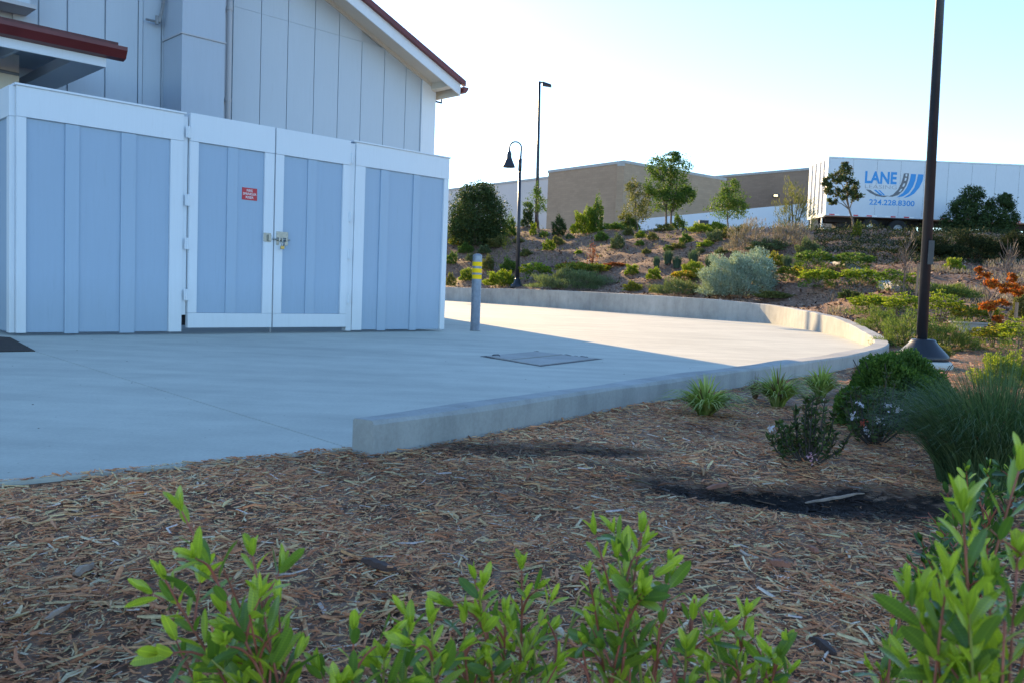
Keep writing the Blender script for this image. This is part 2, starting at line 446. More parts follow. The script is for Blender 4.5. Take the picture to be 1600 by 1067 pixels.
# the driveway narrows out of the frame at the left, the joint runs from the curb end to the back left
in2 = [p for p in (.5 * (path[:, :2] + inn))]
slab([JS + jn * -gap] + in2 + [np.array([-30, 62])] + [JE - jn * gap])
slab([ALEFT, JS + jn * gap, JE + jn * gap] if jn @ (ALEFT - JS) > 0 else [ALEFT, JS - jn * gap, JE - jn * gap])
b = MB(); b.prism([(float(x), float(y), -.2) for x, y in [JS + jn * .03, JS - jn * .03, JE - jn * .03, JE + jn * .03]], (0, 0, .19))
b.build('joint_filler', M_joint, pad)
b = MB(); b.prism([(float(x), float(y), -.16) for x, y in [(-30, 62), JE, ALEFT + np.array([-3, -1]), (-30, -2)]], (0, 0, .155)); b.build('slab', M_pad, pad)

# curb wall: separate cast segments with joints
curb = thing('curb_wall', 'low curved concrete curb wall wrapping the driveway and holding back the planted slope', 'curb wall')
s_len = np.concatenate([[0], np.cumsum(np.linalg.norm(np.diff(path[:, :2], axis=0), axis=1))])
def joint_at(px):
    best = None
    for i in range(55, len(path)):
        v = np.array([inn[i][0], inn[i][1], path[i, 2]]) - OE
        if v @ _f <= 0: continue
        x = 800 + FPX * (v @ _r) / (v @ _f)
        if best is None or abs(x - px) < best[0]: best = (abs(x - px), s_len[i])
    return best[1]
cuts = sorted([0, 6.2, joint_at(1322) , joint_at(1246), joint_at(1150), joint_at(1018), joint_at(888), joint_at(776), s_len[-1]])
def at_s(s):
    r = [np.interp(s, s_len, path[:, k]) for k in range(4)]
    t = [np.interp(s, s_len, tg[:, k]) for k in range(2)]; l = math.hypot(*t); return r, (t[0] / l, t[1] / l)
for a, c in zip(cuts[:-1], cuts[1:]):
    if c - a < .5: continue
    n = max(3, int((c - a) / .12)) if c < 20 else max(3, int((c - a) / .3)); b = MB(); ch = .012
    for i in range(n + 1):
        s = a + .003 + (c - a - .006) * i / n
        (x, y, top, gl), (tx, ty) = at_s(s)
        nx, ny = -ty, tx; wc = float(wid(s))
        j = lambda k: (math.sin(s * 3.1 + k) + math.sin(s * 7.3 + 2 * k) * .5) * .0035
        for o_, z in ((0 + j(1), -.3), (0 + j(2), top - ch * 1.5 + j(3)), (ch + j(2), top + j(4)), (wc - ch, top + j(5)), (wc + j(6) * .6, top - ch), (wc + j(7) * .6, -.3)):
            b.v.append((x + nx * o_, y + ny * o_, z))
    for i in range(n):
        for k in range(5):
            p0 = i * 6 + k; b.face((p0, p0 + 6, p0 + 7, p0 + 1))
    b.face((0, 1, 2, 3, 4, 5)); e = n * 6; b.face((e + 5, e + 4, e + 3, e + 2, e + 1, e))
    b.build('segment', M_curb, curb)

# ------------------------------------------------------------ riser enclosure with two gates
ANG = math.atan2(.7032, .7110)
g0 = gz(36, 525)
EF = Frame((g0[0], g0[1], 0), ANG)
HE = 2.475
def ex(px, py, y=-.02): return EF.px(px, py, y)[0]
enc = thing('enclosure', 'white framed blue-grey board enclosure standing on the concrete pad', 'enclosure', EF.o, ANG)
def bx(name, x0, x1, y0, y1, z0, z1, mat, par, bev=.003, hgt=None):
    b = MB().box(x0, x1, y0, y1, z0, z1); return b.build(name, mat, par, bevel=bev)
xL = ex(36, 500) - .06; xs0 = ex(39, 400); xLr = ex(265, 400); xL2 = ex(285, 400); xLe = ex(294, 400)
DEP = 2.6
# fixed wing at the left
def wing(x0, stile0, stile1, x1, cols, top, par):
    """cols: list of (name, xa, xb)"""
    bx('stile', x0, stile0, -.02, .03, .03, top - .30, M_white, par)
    bx('stile', stile1, x1, -.02, .03, .03, top - .30, M_white, par)
    bx('top_rail', x0, x1, -.022, .03, top - .298, top, M_white, par)
    for nm, a, c in cols:
        if nm == 'panel': bx('panel', a, c, .008, .03, .035, top - .302, M_blue, par, .002)
        else: bx('batten', a, c, -.010, .0305, .022, top - .302, M_blueb, par, .002)
def colx(lst, py=380):
    xs = [ex(p, py, .0) for p in lst]; return xs
c = colx([40, 101, 123, 188, 211, 264], 380)
wing(xL, c[0], c[5], xL2, [('panel', c[0], c[1]), ('batten', c[1], c[2]), ('panel', c[2], c[3]), ('batten', c[3], c[4]), ('panel', c[4], c[5])], HE, enc)
bx('post', xL2 + .004, xL2 + .052, -.005, .09, .22, HE - .02, M_white, enc)
bx('cap_board', xL - .02, xL2 + .02, -.04, .14, HE + .001, HE + .022, M_white, enc)
# right wing
HR = 2.50
c = colx([567, 592, 605, 643, 653, 690, 700], 380)
xR0 = ex(553, 380); xR1 = ex(698.5, 380)
bx('stile', xR0, c[0], -.02, .03, .03, HR - .30, M_white, enc)
bx('stile', c[5], xR1, -.02, .03, .03, HR - .30, M_white, enc)
bx('top_rail', xR0, xR1, -.022, .03, HR - .298, HR, M_white, enc)
bx('post', xR0 - .085, xR0 - .004, -.005, .09, .02, HR - .02, M_white, enc)
bx('batten', c[0], c[0] + .001 + 0, -.0, .0305, .022, HR - .302, M_blueb, enc, 0)
for nm, a, d in (('panel', c[0] + .001, c[1]), ('batten', c[1], c[2]), ('panel', c[2], c[3]), ('batten', c[3], c[4]), ('panel', c[4], c[5])):
    if nm == 'panel': bx('panel', a, d, .008, .03, .035, HR - .302, M_blue, enc, .002)
    else: bx('batten', a, d, -.010, .0305, .022, HR - .302, M_blueb, enc, .002)
bx('cap_board', xR0 - .05, xR1 + .02, -.04, .14, HR + .001, HR + .02, M_white, enc)
# side and back walls
for xa, xb, tp in ((xL - .03, xL + 0.0, HE), (xR1 - .03, xR1, HR)):
    y0 = .031
    bx('corner_board', xa - (.022 if xa < 1 else 0), xb + (.022 if xa > 1 else 0), y0, y0 + .10, .03, tp - .3, M_white, enc)
    bx('top_rail', xa - (.024 if xa < 1 else 0), xb + (.024 if xa > 1 else 0), y0, DEP, tp - .298, tp, M_white, enc)
    yy = y0 + .101
    while yy < DEP - .1:
        e = min(yy + .42, DEP); bx('panel', xa, xb, yy, e, .035, tp - .3, M_blue, enc, .002)
        bx('batten', xa - (.015 if xa < 1 else 0), xb + (.015 if xa > 1 else 0), e, min(e + .09, DEP + .09), .03, tp - .3, M_blueb, enc, .002); yy = e + .09
bx('back_wall', xL, xR1, DEP + .1, DEP + .14, .03, HE, M_blue, enc)

# gates
def gate(x0, x1, cols, top, zb):
    g = MB().box(x0 + .02, x1 - .02, .031, .045, zb + .02, top - .02).build('gate', M_dark, enc)
    s0, s1 = cols[0], cols[-1]
    bx('stile', x0, s0, -.045, .03, zb + .17, top - .315, M_white, g)
    bx('stile', s1, x1, -.045, .03, zb + .17, top - .315, M_white, g)
    bx('top_rail', x0, x1, -.047, .03, top - .312, top, M_white, g)
    bx('bottom_rail', x0, x1, -.047, .03, zb, zb + .168, M_white, g)
    for i in range(3):
        if i == 1: bx('batten', cols[1], cols[2], -.032, .029, zb + .17, top - .315, M_blueb, g, .002)
        else: bx('panel', cols[0 if i == 0 else 2], cols[1 if i == 0 else 3], -.018, .029, zb + .17, top - .315, M_blue, g, .002)
    return g
def gx(lst): return [ex(p, 370, -.03) for p in lst]
g1 = gx([294.5, 308, 354, 370, 411, 426]); g2 = gx([428, 441, 479, 493, 533, 543.5])
bx('gap_shade_strip', xL2 + .03, g1[0] + .05, .062, .09, .1, HE - .03, M_dark, enc, 0); bx('gap_shade_strip', g2[5] - .05, xR0 - .09, .062, .09, .1, HR - .03, M_dark, enc, 0)  # dark strips behind the gate gaps, standing in for the shade inside
TOPG = 2.50; ZB = .075
ga = gate(g1[0], g1[5], g1[1:5], TOPG, ZB); gb = gate(g2[0], g2[5], g2[1:5], TOPG, ZB)
for xh, gg in ((g1[0] - .022, ga), (g2[5] + .022, gb)):
    for z in (2.28, 1.52, 1.03, .45):
        h = MB().tube([(xh, -.052, z - .065), (xh, -.052, z + .065)], .013, 8)
        h.box(xh - .03, xh + .045 if xh < 2 else xh + .02, -.051, -.046, z - .06, z + .06)
        for k in range(-2, 3): h.tube([(xh, -.052, z + k * .026 - .003), (xh, -.052, z + k * .026 + .003)], .0155, 8)
        h.build('hinge', M_white, gg)
# drop bolt foot between the gates
bx('drop_bolt', g1[5] - .02, g1[5] - .005, -.04, -.028, .012, ZB, M_galv, ga)
# latch
x, z = EF.px(437, 372, -.05); xs_, zs = EF.px(418, 371, -.05)
lt = MB(); lt.box(x - .045, x + .115, -.052, -.047, z - .0, z + .075)
lt.box(x - .045, x - .01, -.052, -.047, z - .09, z - .001); lt.box(x + .07, x + .115, -.052, -.047, z - .09, z - .001)
lt.tube([(x - .10, -.068, z - .022), (x + .13, -.068, z - .022)], .010, 10)
lt.box(x - .03, x - .012, -.085, -.052, z - .04, z + .0); lt.box(x + .07, x + .09, -.085, -.052, z - .045, z + .0)
lt.box(x + .01, x + .028, -.085, -.052, z - .055, z - .008)
for dx in (-.03, .04, .1):
    lt.tube([(x + dx, -.0525, z + .045), (x + dx, -.056, z + .045)], .006, 8)
lt.build('latch', M_chrome, gb, bevel=.001)
lk = MB(); lk.box(xs_ - .055, xs_ + .045, -.052, -.047, zs - .055, zs + .05); lk.box(xs_ + .0, xs_ + .035, -.082, -.052, zs - .045, zs + .03)
lk.tube([(xs_ - .035, -.0525, zs + .03), (xs_ - .035, -.056, zs + .03)], .006, 8); lk.tube([(xs_ - .035, -.0525, zs - .035), (xs_ - .035, -.056, zs - .035)], .006, 8)
lk.build('strike_plate', M_chrome, ga, bevel=.001)
pl = thing('padlock', 'small metal padlock hanging from the gate latch', 'padlock', EF.w(x + .012, -.1, z - .14), ANG)
a = MB().box(-.024, .024, -.011, .011, 0, .042); a.build('lock_body', M_brass, pl, bevel=.005)
pts = [(-.015, 0, .04), (-.015, 0, .07)] + [(-.015 * math.cos(t), 0, .075 + .018 * math.sin(t)) for t in np.linspace(.2, 2.94, 7)] + [(.015, 0, .07), (.015, 0, .04)]
MB().tube(pts, .0045, 8).build('shackle', M_chrome, pl, smooth=True)

# text helper
def text_geo(txt, bold=0.0):
    cu = bpy.data.curves.new('t', 'FONT'); cu.body = txt; cu.size = 1; cu.offset = bold; cu.resolution_u = 3
    o = bpy.data.objects.new('t', cu); COL.objects.link(o)
    dg = bpy.context.evaluated_depsgraph_get(); me = bpy.data.meshes.new_from_object(o.evaluated_get(dg))
    V = [tuple(v.co) for v in me.vertices]; Fs = [tuple(p.vertices) for p in me.polygons]
    bpy.data.objects.remove(o); bpy.data.curves.remove(cu); bpy.data.meshes.remove(me)
    return np.array(V), Fs
def put_text(mb, txt, x0, x1, z0, z1, y, mi, bold=0.0, keep=False):
    V, Fs = text_geo(txt, bold)
    mn = V.min(0); mx = V.max(0)
    b = len(mb.v)
    for v in V:
        mb.v.append((x0 + (v[0] - mn[0]) / (mx[0] - mn[0]) * (x1 - x0), y, z0 + (v[1] - mn[1]) / (mx[1] - mn[1]) * (z1 - z0)))
    for f_ in Fs: mb.face([b + i for i in f_], mi)
sx0, sz1 = EF.px(379, 292.5, -.03); sx1, sz0 = EF.px(402, 314, -.03)
sz1 = EF.px(379, 293, -.03)[1]; sz0 = EF.px(379, 312, -.03)[1]
sg = MB().box(sx0, sx1, -.0235, -.0185, sz0, sz1); w_ = sx1 - sx0; h_ = sz1 - sz0
put_text(sg, 'FIRE', sx0 + w_ * .30, sx0 + w_ * .70, sz0 + h_ * .68, sz0 + h_ * .88, -.0245, 1, .006)
put_text(sg, 'SPRINKLER', sx0 + w_ * .05, sx0 + w_ * .95, sz0 + h_ * .40, sz0 + h_ * .60, -.0245, 1, .006)
put_text(sg, 'RISER', sx0 + w_ * .24, sx0 + w_ * .76, sz0 + h_ * .12, sz0 + h_ * .32, -.0245, 1, .006)
sgo = sg.build('sign', [M_signr, M_signw], ga); sgo['label'] = 'small red sign reading fire sprinkler riser on the left gate'

# ------------------------------------------------------------ the big gabled building behind
bcx, bcy = -1.87, 18.75
BF = Frame((bcx, bcy, 0), ANG)
bld = thing('building', 'large pale blue-grey gabled building with dark red roof behind the enclosure', 'building', BF.o, ANG)
xa, za = BF.px(509, 0); xb, zb = BF.px(664, 127)
slope = (za - zb) / (xb - xa)
def ztop(x): return zb + (xb - x) * slope
GW = 16.0
# backing wall + far walls
bk = MB(); p_ = [(-.02, .06, 0), (-.02, .06, ztop(-.02)), (-GW / 2, .06, ztop(-GW / 2)), (-GW, .06, ztop(-.02)), (-GW, .06, 0)]
bk.prism(p_, (0, 14, 0)); bk.build('wall', M_bwall, bld)
def board(name, x0, x1, z0, y0, y1, mat, zt=None, bev=.002):
    """wall board cut to the roof slope"""
    b = MB(); t0 = ztop(x0) if zt is None else min(zt, ztop(x0)); t1 = ztop(x1) if zt is None else min(zt, ztop(x1))
    if z0 >= min(t0, t1): return None
    b.hexa([(x0, y0, z0), (x1, y0, z0), (x1, y1, z0), (x0, y1, z0), (x0, y0, t0), (x1, y0, t1), (x1, y1, t1), (x0, y1, t0)])
    return b.build(name, mat, bld, bevel=bev)
cols = [364, 408, 450, 492, 530, 566, 602, 636, 660]
xs = [BF.px(p, 101)[0] for p in cols]
zs_ = BF.px(532, 56)[1]
for a, c in zip(xs[:-1], xs[1:]):
    board('panel', a + .007, c - .007, .2, .02, .058, M_bwall, zs_)
    board('panel', a + .007, c - .007, zs_ + .003, .02, .058, M_bwall)
board('corner_board', xs[-1] + .012, 0.0, 0, -.01, .058, M_white)
board('panel', BF.px(349, 101)[0], xs[0] - .012, .2, .02, .058, M_bwall)
# left of the duct
lc = [(20, 60), (61, 105), (106, 164), (165, 216), (223, 252), (253, 348)]
for a, c in lc:
    x0, x1 = BF.px(a, 101)[0], BF.px(c, 101)[0]
    board('panel', x0 + .007, x1 - .007, .2, .02, .058, M_bwall)
board('batten', BF.px(216.5, 101)[0], BF.px(222.5, 101)[0], .2, .0, .058, M_bwall)
# squared duct chase with its band, standing proud of the wall
fx0, fz = BF.px(284, 100, -.75); fx1 = BF.px(351, 100, -.75)[0]
zb_ = BF.px(284, 52, -.75)[1]
d = MB().box(fx0, fx1, -.75, .0, .2, zb_ - .01); d.build('duct_chase', M_bduct, bld, bevel=.004)
d = MB().box(fx0, fx1, -.75, .0, zb_ + .015, 9.0); d.build('duct_chase', M_bduct, bld, bevel=.004)
d = MB().box(fx0 - .02, fx1 + .02, -.77, .0, zb_ - .009, zb_ + .014); d.build('flashing', M_pipe, bld)
# pipe
px0, pz = BF.px(357, 100, -.16)
b = MB().tube([(px0, -.16, .2), (px0, -.16, 8.5)], .048, 12)
b.build('pipe', M_pipe, bld, smooth=True)
for py in (14, 157):
    z = BF.px(357, py, -.16)[1]
    b = MB().tube([(px0, -.16, z - .03), (px0, -.16, z + .03)], .06, 12); b.box(px0 - .07, px0 + .09, -.12, .02, z - .015, z + .015)
    b.build('pipe_clamp', M_pipe, bld)
# thin conduit & bracket left of the duct
xq, zq = BF.px(250, 36, -.1); xq0 = BF.px(228, 33, -.1)[0]
b = MB().tube([(xq0, -.1, zq + .0), (xq, -.1, zq)], .02, 6); b.tube([(xq - .02, -.12, zq), (xq + .13, -.2, zq + .9)], .028, 6); b.tube([(xq - .05, -.1, zq - .04), (xq - .05, -.1, zq + .1)], .03, 6)
b.build('bracket', M_galv, bld)
# roof: eave tip from the photograph, on the plane of the rake board
OH = .62
tx, tz = BF.px(718, 150, -OH); tx2, tz2 = BF.px(721, 134, -OH)
ROV = tx                                     # overhang past the corner
def zr(x): return tz + (tx - x) * slope       # underside of rake board
rk_h = tz2 - tz + .02
RX = -GW / 2
def roof_side(x_e, x_r, sgn):
    zf = (lambda x: zr(x)) if sgn > 0 else (lambda x: zr(2 * RX - x))
    b = MB(); b.hexa([(x_r, -OH - .03, zf(x_r)), (x_e, -OH - .03, zf(x_e)), (x_e, -OH, zf(x_e)), (x_r, -OH, zf(x_r))] + [(x_r, -OH - .03, zf(x_r) + rk_h), (x_e, -OH - .03, zf(x_e) + rk_h), (x_e, -OH, zf(x_e) + rk_h), (x_r, -OH, zf(x_r) + rk_h)])
    b.build('barge_board', M_white, bld, bevel=.004)
    b = MB(); th = .06; up = rk_h + .004
    b.hexa([(x_r, -OH - .09, zf(x_r) + up), (x_e + .04 * sgn, -OH - .09, zf(x_e) + up), (x_e + .04 * sgn, 14.6, zf(x_e) + up), (x_r, 14.6, zf(x_r) + up)] + [(x_r, -OH - .09, zf(x_r) + up + th), (x_e + .04 * sgn, -OH - .09, zf(x_e) + up + th), (x_e + .04 * sgn, 14.6, zf(x_e) + up + th), (x_r, 14.6, zf(x_r) + up + th)])
    b.build('roof', M_redsh, bld)
    b = MB(); dz = .10                          # soffit boards
    b.hexa([(x_r, -OH + .001, zf(x_r) + dz + .06), (x_e, -OH + .001, zf(x_e) + dz + .06), (x_e, 14.5, zf(x_e) + dz + .06), (x_r, 14.5, zf(x_r) + dz + .06)] + [(x_r, -OH + .001, zf(x_r) + dz + .085), (x_e, -OH + .001, zf(x_e) + dz + .085), (x_e, 14.5, zf(x_e) + dz + .085), (x_r, 14.5, zf(x_r) + dz + .085)])
    b.build('soffit', M_cream, bld)
roof_side(tx, RX, 1); roof_side(2 * RX - tx, RX, -1)
# red drip edge along the rake and the gutter end
b = MB(); th = .085
b.hexa([(RX, -OH - .12, zr(RX) + rk_h - .02), (tx + .07, -OH - .12, zr(tx + .07) + rk_h - .02), (tx + .07, -OH - .032, zr(tx + .07) + rk_h - .02), (RX, -OH - .032, zr(RX) + rk_h - .02)] + [(RX, -OH - .12, zr(RX) + rk_h + .09), (tx + .07, -OH - .12, zr(tx + .07) + rk_h + .09), (tx + .07, -OH - .032, zr(tx + .07) + rk_h + .09), (RX, -OH - .032, zr(RX) + rk_h + .09)])
b.build('roof_edge', M_red, bld)
b = MB(); gz_ = tz + .06
b.prism([(tx + .03, -OH - .1, gz_ + .12), (tx + .03, -OH - .1, gz_), (tx + .09, -OH - .1, gz_ - .01), (tx + .15, -OH - .1, gz_ + .06), (tx + .17, -OH - .1, gz_ + .12)], (0, 15, 0))
b.build('gutter', M_red, bld)
MB().box(tx - .03, tx + .02, -OH + .001, 14.5, tz, tz + .16).build('fascia', M_cream, bld)
# verge block and outlooker rafters seen under the rake
for k, xo in enumerate([-.05 - .9 * i for i in range(1)]):
    MB().hexa([(xo - .09, -OH + .002, zr(xo - .09) - .02 + .05), (xo, -OH + .002, zr(xo) + .03), (xo, .05, zr(xo) + .03), (xo - .09, .05, zr(xo - .09) + .03),
               (xo - .09, -OH + .002, zr(xo - .09) + .158), (xo, -OH + .002, zr(xo) + .158), (xo, .05, zr(xo) + .158), (xo - .09, .05, zr(xo - .09) + .158)]).build('outlooker', M_cream, bld)
# frieze board at the top of the wall
b = MB(); fh = .26
b.hexa([(RX, -.03, ztop(RX) - .02), (0.02, -.03, ztop(.02) - .02), (.02, .018, ztop(.02) - .02), (RX, .018, ztop(RX) - .02)] + [(RX, -.03, ztop(RX) + fh), (.02, -.03, ztop(.02) + fh), (.02, .018, ztop(.02) + fh), (RX, .018, ztop(RX) + fh)])
b.build('frieze', M_cream, bld)
# eave tail rafters along the right side
for k in range(7):
    yy = .5 + k * 2.0
    MB().box(.02, tx - .04, yy, yy + .09, tz + .02, tz + .14).build('rafter', M_cream, bld)
# wall light arm under the eave
lx, lz = BF.px(690, 158, .3)
b = MB().tube([(.0, .3, lz - .05), (lx, .3, lz - .05), (lx, .3, lz + .12)], .022, 6); b.build('lamp_arm', M_bronze, bld)

# lower porch roof jutting from the building at the left
PW = 2.45
cx, cz = BF.px(166, 106, -PW); tz_ = BF.px(166, 92, -PW)[1]
L = -7.5
def pb(name, pts, mat, bev=.003): MB().hexa(pts).build(name, mat, bld, bevel=bev)
def bxp(name, x0, x1, y0, y1, z0, z1, mat, bev=.003): return MB().box(x0, x1, y0, y1, z0, z1).build(name, mat, bld, bevel=bev)
xl = cx + L
bxp('porch_fascia', xl, cx, -PW, -PW + .035, cz, tz_ + .02, M_white)
bxp('porch_soffit', cx - .42, cx - .0, -PW + .036, -.0, cz + .002, tz_ + .02, M_bduct)
gt = tz_ + .02
b = MB(); b.prism([(xl, -PW - .002, gt - .02), (xl, -PW - .10, gt + .0), (xl, -PW - .16, gt + .10), (xl, -PW - .16, gt + .15), (xl, -PW + .02, gt + .15)], (cx + .22 - xl, 0, 0)); b.build('porch_gutter', M_red, bld)
pb('porch_roof', [(xl, -PW - .10, gt + .152), (cx + .12, -PW - .10, gt + .152), (cx + .12, 0, gt + .152 + .30), (xl, 0, gt + .152 + .30), (xl, -PW - .10, gt + .20), (cx + .12, -PW - .10, gt + .20), (cx + .12, 0, gt + .20 + .30), (xl, 0, gt + .20 + .30)], M_redsh)
pb('porch_soffit', [(xl, -PW + .036, cz + .20), (cx - .036, -PW + .036, cz + .20), (cx - .036, 0, cz + .30), (xl, 0, cz + .30), (xl, -PW + .036, cz + .22), (cx - .036, -PW + .036, cz + .22), (cx - .036, 0, cz + .32), (xl, 0, cz + .32)], M_bduct)
for i in range(10):
    xr = cx - .95 - i * .62
    pb('porch_rafter', [(xr - .045, -PW + .037, cz + .06), (xr, -PW + .037, cz + .06), (xr, 0, cz + .14), (xr - .045, 0, cz + .14), (xr - .045, -PW + .037, cz + .198), (xr, -PW + .037, cz + .198), (xr, 0, cz + .298), (xr - .045, 0, cz + .298)], M_bduct, .002)
wx = BF.px(30, 110, -1.3)[0]
bxp('porch_wall', xl, wx, -1.3, -1.1, 0, cz + .19, M_stuc)
b = MB().tube([(wx - 2, -1.33, cz - .03), (wx - .01, -1.33, cz - .08)], .022, 6); b.build('porch_pipe', M_galv, bld)
# shallow ledge high on the wall at far left
lx1, lz1 = BF.px(57, 12, -.5)
bxp('wall_ledge', lx1 - 5, lx1, -.5, .018, lz1 - .03, lz1 + .03, M_pipe)
bxp('wall_box', lx1 - 5, lx1 - .06, -.42, .018, lz1 + .031, lz1 + 1.6, M_bwall)

# planting bed corner beside the enclosure, bottom left
bp = [gz(55, 549), gz(16, 528), gz(-120, 520), gz(-120, 552)]
b = MB(); b.prism([(p[0], p[1], .001) for p in bp], (0, 0, .006)); tag(b.build('soil_bed', flat('soil_dark', (.035, .025, .02), .95, 0, .4, 20, .8)), kind='structure')

# ------------------------------------------------------------ utility vault lid set in the pad
hc = [gz(755, 557), gz(845, 572), gz(937, 561), gz(835, 550)]
hv = thing('vault_lid', 'rough grey utility vault lid set into the shaded concrete pad', 'vault lid', gz(845, 561))
o0 = gz(845, 561)
L_ = [np.array([p[0] - o0[0], p[1] - o0[1]]) for p in hc]
def lerp(a, b_, t): return a + (b_ - a) * t
def flatpoly(name, pts, z0, z1, mat, par):
    a_ = sum(pts[i][0] * pts[(i + 1) % len(pts)][1] - pts[(i + 1) % len(pts)][0] * pts[i][1] for i in range(len(pts)))
    if a_ < 0: pts = pts[::-1]
    b = MB(); b.prism([(float(p[0]), float(p[1]), z0) for p in pts], (0, 0, z1 - z0)); return b.build(name, mat, par, bevel=0)
ra, rb = random.Random(3), 0
flatpoly('frame', [p * 1.05 for p in L_], .001, .003, M_joint, hv)
for (s, e, zz) in ((.02, .46, .012), (.48, .97, .009)):
    q = [lerp(L_[0], L_[1], s), lerp(L_[0], L_[1], e), lerp(L_[3], L_[2], e), lerp(L_[3], L_[2], s)]
    c0 = sum(q) / 4; pts = []
    for i in range(4):
        for t in np.linspace(0, 1, 7)[:-1]:
            p = lerp(q[i], q[(i + 1) % 4], t); p = c0 + (p - c0) * (.975 + ra.uniform(-.025, .012)); pts.append(p)
    flatpoly('lid_panel', pts, .0031, zz, M_hatch, hv)
def crumb(p0, p1, n, par):
    b = MB()
    for i in range(n):
        p = lerp(p0, p1, ra.random()); r = ra.uniform(.008, .03); 
        b.lathe([(r, .003), (r * .8, .003 + r * .2), (r * .3, .003 + r * .3)], 5, 0, (p[0] + ra.uniform(-.03, .03), p[1] + ra.uniform(-.04, .04)))
    tag(b.build('broken_edge', M_joint, par), kind='stuff')
crumb(lerp(L_[3], L_[2], .0), lerp(L_[3], L_[2], .85), 42, hv)
crumb(lerp(L_[0], L_[1], .0), lerp(L_[0], L_[1], .22), 10, hv)
b = MB(); p = L_[0] * .86; b.tube([(p[0], p[1], .004), (p[0] + .02, p[1], .022), (p[0] + .07, p[1] + .02, .024), (p[0] + .09, p[1] + .02, .004)], .006, 6); b.build('lift_handle', M_bronze, hv)

# ------------------------------------------------------------ bollard
bo = gz(742, 517); bh = .67 + 0
hb = gy(746, 397, bo[1])[2]
bol = thing('bollard', 'galvanised steel bollard with three yellow reflective bands beside the enclosure', 'bollard', (bo[0], bo[1], 0), math.radians(30))
R_ = .072
MB().lathe([(R_ + .008, .001), (R_ + .008, .012), (R_, .014), (R_, hb - .04), (R_ * .9, hb - .018), (R_ * .6, hb - .004), (R_ * .2, hb)], 28).build('post', M_galv, bol, smooth=True)
for py in (413, 423.3, 433):
    z = gy(744, py, bo[1])[2]
    MB().lathe([(R_ + .0002, z - .033), (R_ + .0022, z - .032), (R_ + .0022, z + .032), (R_ + .0002, z + .033)], 28).build('reflective_band', M_yel, bol, smooth=False)

# ------------------------------------------------------------ big lamp pole at the right
def lean(o, e): o.rotation_euler = e
pb0 = gz(1440, 571, .02)
pole = thing('light_pole', 'tall dark bronze tapered lamp pole with flared base in the right planting bed', 'lamp pole', (pb0[0], pb0[1], 0.0))
D_ = pb0[1]; px2m = D_ / FPX
zc = gy(1430, 559, D_)[2]
zt_ = gy(1433, 530, D_)[2]
cb = MB().lathe([(.30, -.25), (.30, zc - .05), (.285, zc - .03), (.27, zc - .02), (.0, zc - .02)], 24); cb.build('concrete_footing', concrete('footing_concrete', (.55, .53, .48), .15, .3), pole, smooth=False, bevel=.0)
z0 = zc - .018; hh = zt_ - z0
prof = [(.255, z0), (.262, z0 + .01), (.262, z0 + hh * .20), (.245, z0 + hh * .30), (.20, z0 + hh * .52), (.155, z0 + hh * .74), (.125, z0 + hh * .92), (.115, z0 + hh), (.07, z0 + hh + .005)]
MB().lathe(prof, 32).build('base_cover', M_bronze, pole, smooth=True)
dx, dy = 0.0, 0
px_top = 9.0; k_ = gy(1469.5, 0, D_); b0_ = gy(1440.5, 530, D_)
sh = (k_[0] - b0_[0]) / (k_[2] - b0_[2])
MB().tube([(b0_[0] - pb0[0], 0, z0), (b0_[0] - pb0[0] + sh * (px_top), 0, z0 + px_top)], [.056, .025], 20).build('pole', M_bronze, pole, smooth=True)
b = MB(); xt = b0_[0] - pb0[0] + sh * px_top
b.tube([(xt, 0, z0 + 9.0), (xt - .05, 0, z0 + 9.3), (xt - .6, 0, z0 + 9.45)], .03, 8); b.lathe([(.25, z0 + 9.3), (.1, z0 + 9.42), (.05, z0 + 9.5)], 16, 0, (xt - .65, 0))
b.build('lamp_head', M_bronze, pole)
MB().box(b0_[0] - pb0[0] - .03, b0_[0] - pb0[0] + .03, -.07, -.055, z0 + 1.25, z0 + 1.0).build('hand_hole_cover', M_bronze, pole)

# ------------------------------------------------------------ gooseneck lamp behind the far wall
q = hit(808, 449)
Dg = q[1]; sc_ = Dg / FPX
gl = thing('gooseneck_lamp', 'thin dark gooseneck lamp with bell shade on the planted slope behind the curved wall', 'lamp post', q)
top = gy(812.5, 262, Dg); lx_ = top[0] - q[0]; zz = top[2] - q[2]
MB().lathe([(.30, -.1), (.28, .08), (.16, .16), (.10, .34), (.085, .36)], 12).build('base_cover', M_bronze, gl, smooth=True)
MB().tube([(0, 0, .1), (lx_, 0, zz)], [.085, .06], 12).build('pole', M_bronze, gl, smooth=True)
b = MB(); R2 = 9.2 * sc_; zz2 = gy(815, 232, Dg)[2] - q[2]; lx2 = lx_ + .03
pts = [(lx_, 0, zz)] + [(lx2, 0, zz2)] + [(lx2 - R2 + R2 * math.cos(t), 0, zz2 + R2 * math.sin(t)) for t in np.linspace(.15, math.pi, 12)] + [(lx2 - 2 * R2, 0, zz2 - .12)]
b.tube(pts, [.05] + [.032] * (len(pts) - 1), 8); b.tube([(lx_, 0, zz - .15), (lx_, 0, zz + .35)], .075, 10); b.build('gooseneck_arm', M_bronze, gl, smooth=True)
sx = lx2 - 2 * R2; sz = gy(795, 262, Dg)[2] - q[2]; H2 = (zz2 - .12) - sz
MB().lathe([(.27, sz), (.265, sz + .02), (.17, sz + H2 * .35), (.075 * 1.4, sz + H2 * .58), (.10, sz + H2 * .62), (.10, sz + H2 * .82), (.06, sz + H2 * .95), (.04, sz + H2)], 16, 0, (sx, 0)).build('bell_shade', M_bronze, gl, smooth=True)

